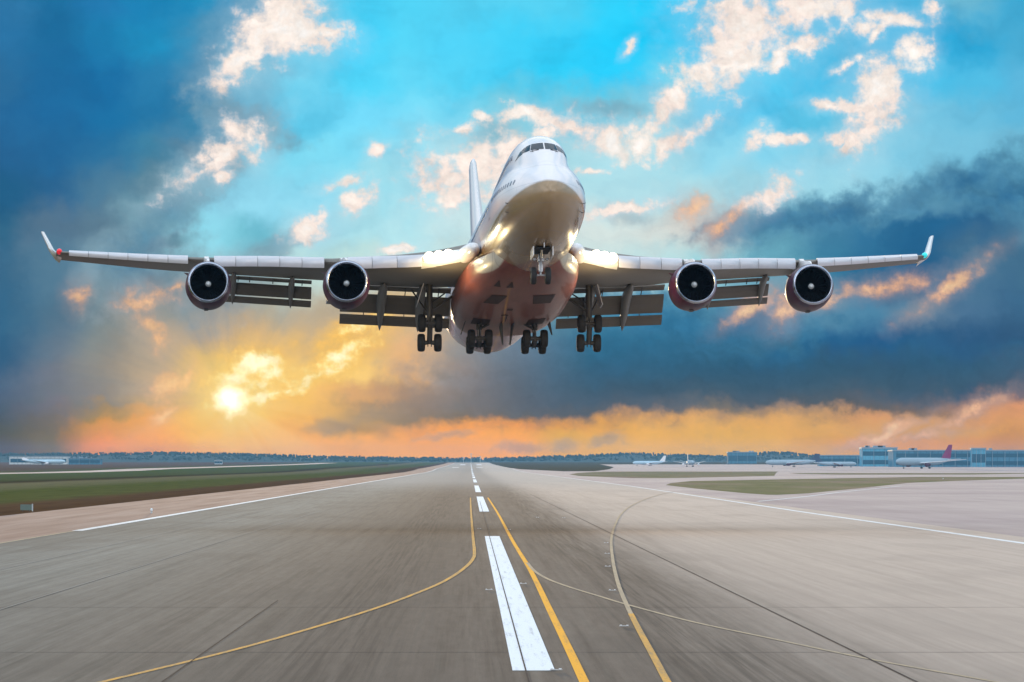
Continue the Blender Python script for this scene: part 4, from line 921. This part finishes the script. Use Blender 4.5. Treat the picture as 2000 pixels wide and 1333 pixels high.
# edge light
def edge_light(px, row, label):
    gx, gy = gp(px, row); r = empty('edge_light', (gx, gy, gz(gy))); tag(r, label, 'runway light', 'raised lights beside the runway')
    mb = MB(); mb.tube((0, 0, 0), (0, 0, .22), .09, .05, 10); mb.build('base', M['hangar'], r)
    mb = MB(); mb.lathe([(0, .10), (.08, .13), (.2, .11), (.26, .02)], (0, 0, .22), (0, 0, 1), 14, (True, True)); mb.build('lens', M['spin'], r)
edge_light(296, 1003, 'small raised white light on the pinkish shoulder near the left edge line')
edge_light(1842, 937, 'small raised light at the far edge of the grass island on the right')
M['inset'] = mat('inset_light_rim', (.34, .31, .29), .5, metal=.3)
INS = [(955, 1154, 'white inset light just left of the long centre stripe'), (1022, 1142, 'inset light just right of the long centre stripe'), (1086, 1311, 'nearest inset light at the foot of the long centre stripe'), (936, 1034, 'far inset light left of the dark centre joint'), (1184, 1062, 'inset light left of the faded curve at its farthest bend'), (1186, 1083, 'second inset light left of the faded curve'), (1187, 1108, 'third inset light left of the faded curve'), (1196, 1155, 'inset light beside the faded curve just above the crossing of two lines'), (1219, 1225, 'nearest inset light left of the faded curve below the line crossing'), (994, 1036, 'far inset light right of the dark centre joint'), (1050, 1012, 'tiny inset light beyond the start of the right yellow line'), (1101, 1013, 'tiny inset light farthest right on the dark asphalt')]
for px, row, lb in INS:
    gx, gy = gp(px, row); r = empty('inset_light', (gx, gy, gl(gy, 10))); tag(r, lb, 'inset light', 'lights sunk in the runway surface')
    mb = MB(); mb.lathe([(0, .15), (.014, .13), (.020, .06)], (0, 0, 0), (0, 0, 1), 20, (False, True)); mb.build('rim', M['inset'], r)
    mb = MB(); mb.box((-.09, 0, .028), (.03, .05, .010)); mb.box((.09, 0, .028), (.03, .05, .010)); mb.build('lens', M['white'], r, smooth=False)

# ------------------------------------------------------------------ distant wood on a low rise
TOPS = [(-1200, 884), (-300, 884), (0, 884), (150, 884), (330, 882), (480, 885), (600, 889), (700, 891), (850, 893), (918, 893.5), (1000, 892.5), (1050, 890), (1150, 888), (1200, 884), (1240, 882.5), (1290, 885), (1400, 889), (1470, 887), (1490, 881.5), (1545, 881.5), (1570, 886), (1620, 891), (1750, 889), (2000, 889), (3200, 886)]
YT = 11400.0
def ridge_top(px, Y=YT): return EYE + (HY - interp(TOPS, px)) * Y / FPX
M['foliage'] = mat('wood_foliage', (.030, .055, .040), .9, var=.5, scale=.08)
M['earth'] = mat('rise_earth', (.025, .045, .035), .95, var=.3, scale=.01)
rows = []
pxs = list(range(-1200, 3201, 40))
rows.append([((p - VX) / FPX * YT, YT - 220, gz(YT - 220) - .5) for p in pxs])
rows.append([((p - VX) / FPX * YT, YT - 60, max(gz(YT), ridge_top(p) - 8)) for p in pxs])
rows.append([((p - VX) / FPX * YT, YT + 150, max(gz(YT), ridge_top(p) - 6)) for p in pxs])
rows.append([((p - VX) / FPX * YT, YT + 1000, gz(YT) - 2) for p in pxs])
mb = MB(); mb.loft(rows, closed=False); tag(mb.build('hill', M['earth'], smooth=True), kind='structure')
mb = MB()
for i in range(5200):
    px = random.uniform(-700, 2800); dep = random.choice((-150, -100, -50, 0, 60, 110)); Y = YT + dep + random.uniform(-25, 25)
    X = (px - VX) / FPX * YT; top = ridge_top(px); f = min(1, max(0, (Y - (YT - 220)) / 200))
    g0 = gz(YT - 220) * (1 - f) + max(gz(YT), top - 8) * f
    h = (top - g0 + random.uniform(-3.0, 1.2)) if dep > -60 else random.uniform(4, 8)
    h = max(4, h); wd = random.uniform(2.0, 4.2); z0 = g0 - .5
    if random.random() < .55:      # spruce: stacked ragged cones
        for a0, a1, q_ in ((.08, .55, 1.0), (.35, .8, .72), (.62, 1.0, .45)):
            ph = random.uniform(0, 6); n = 7
            ring = [(X + wd*q_*(1 + .25*random.uniform(-1, 1))*cos(ph + 2*pi*k/n), Y + wd*q_*sin(ph + 2*pi*k/n), z0 + h*a0 + random.uniform(-.4, .4)) for k in range(n)]
            mb.add(ring + [(X, Y, z0 + h*a1)], [(k, (k+1) % n, n) for k in range(n)])
    else:                          # birch or pine: lumpy clumps
        for c_ in range(5):
            rr = wd * random.uniform(.45, .8); cx = X + random.uniform(-.7, .7) * wd; cz = z0 + h * random.uniform(.35, .88); n = 6; ph = random.uniform(0, 6)
            r1 = [(cx + rr*.8*cos(ph+2*pi*k/n), Y + rr*.8*sin(ph+2*pi*k/n), cz - rr*.5) for k in range(n)]; r2 = [(cx + rr*cos(ph+2*pi*k/n+.5), Y + rr*sin(ph+2*pi*k/n+.5), cz + rr*.3) for k in range(n)]
            mb.add(r1 + r2 + [(cx, Y, cz + rr), (cx, Y, cz - rr)], [(k, (k+1) % n, n + (k+1) % n, n + k) for k in range(n)] + [(n + k, n + (k+1) % n, 2*n) for k in range(n)] + [((k+1) % n, k, 2*n+1) for k in range(n)])
o = mb.build('wood', M['foliage'], smooth=False, autos=None); tag(o, 'dark blue green wood along the whole horizon', 'wood', kind='stuff')

# ------------------------------------------------------------------ air
hz = bpy.data.materials.new('haze_air'); hz.use_nodes = True; q = NB(hz.node_tree)
pv = q.new('ShaderNodeVolumePrincipled'); out = q.new('ShaderNodeOutputMaterial'); q.l.new(pv.outputs[0], out.inputs['Volume'])
pv.inputs['Color'].default_value = (.26, .60, .95, 1); pv.inputs['Density'].default_value = 2.8e-5; pv.inputs['Anisotropy'].default_value = 0.0
mb = MB(); mb.box((0, 6100, 24), (4200, 6700, 26.5)); o = mb.build('haze', hz, smooth=False); tag(o, 'thin blue haze over the airfield', 'haze', kind='stuff')
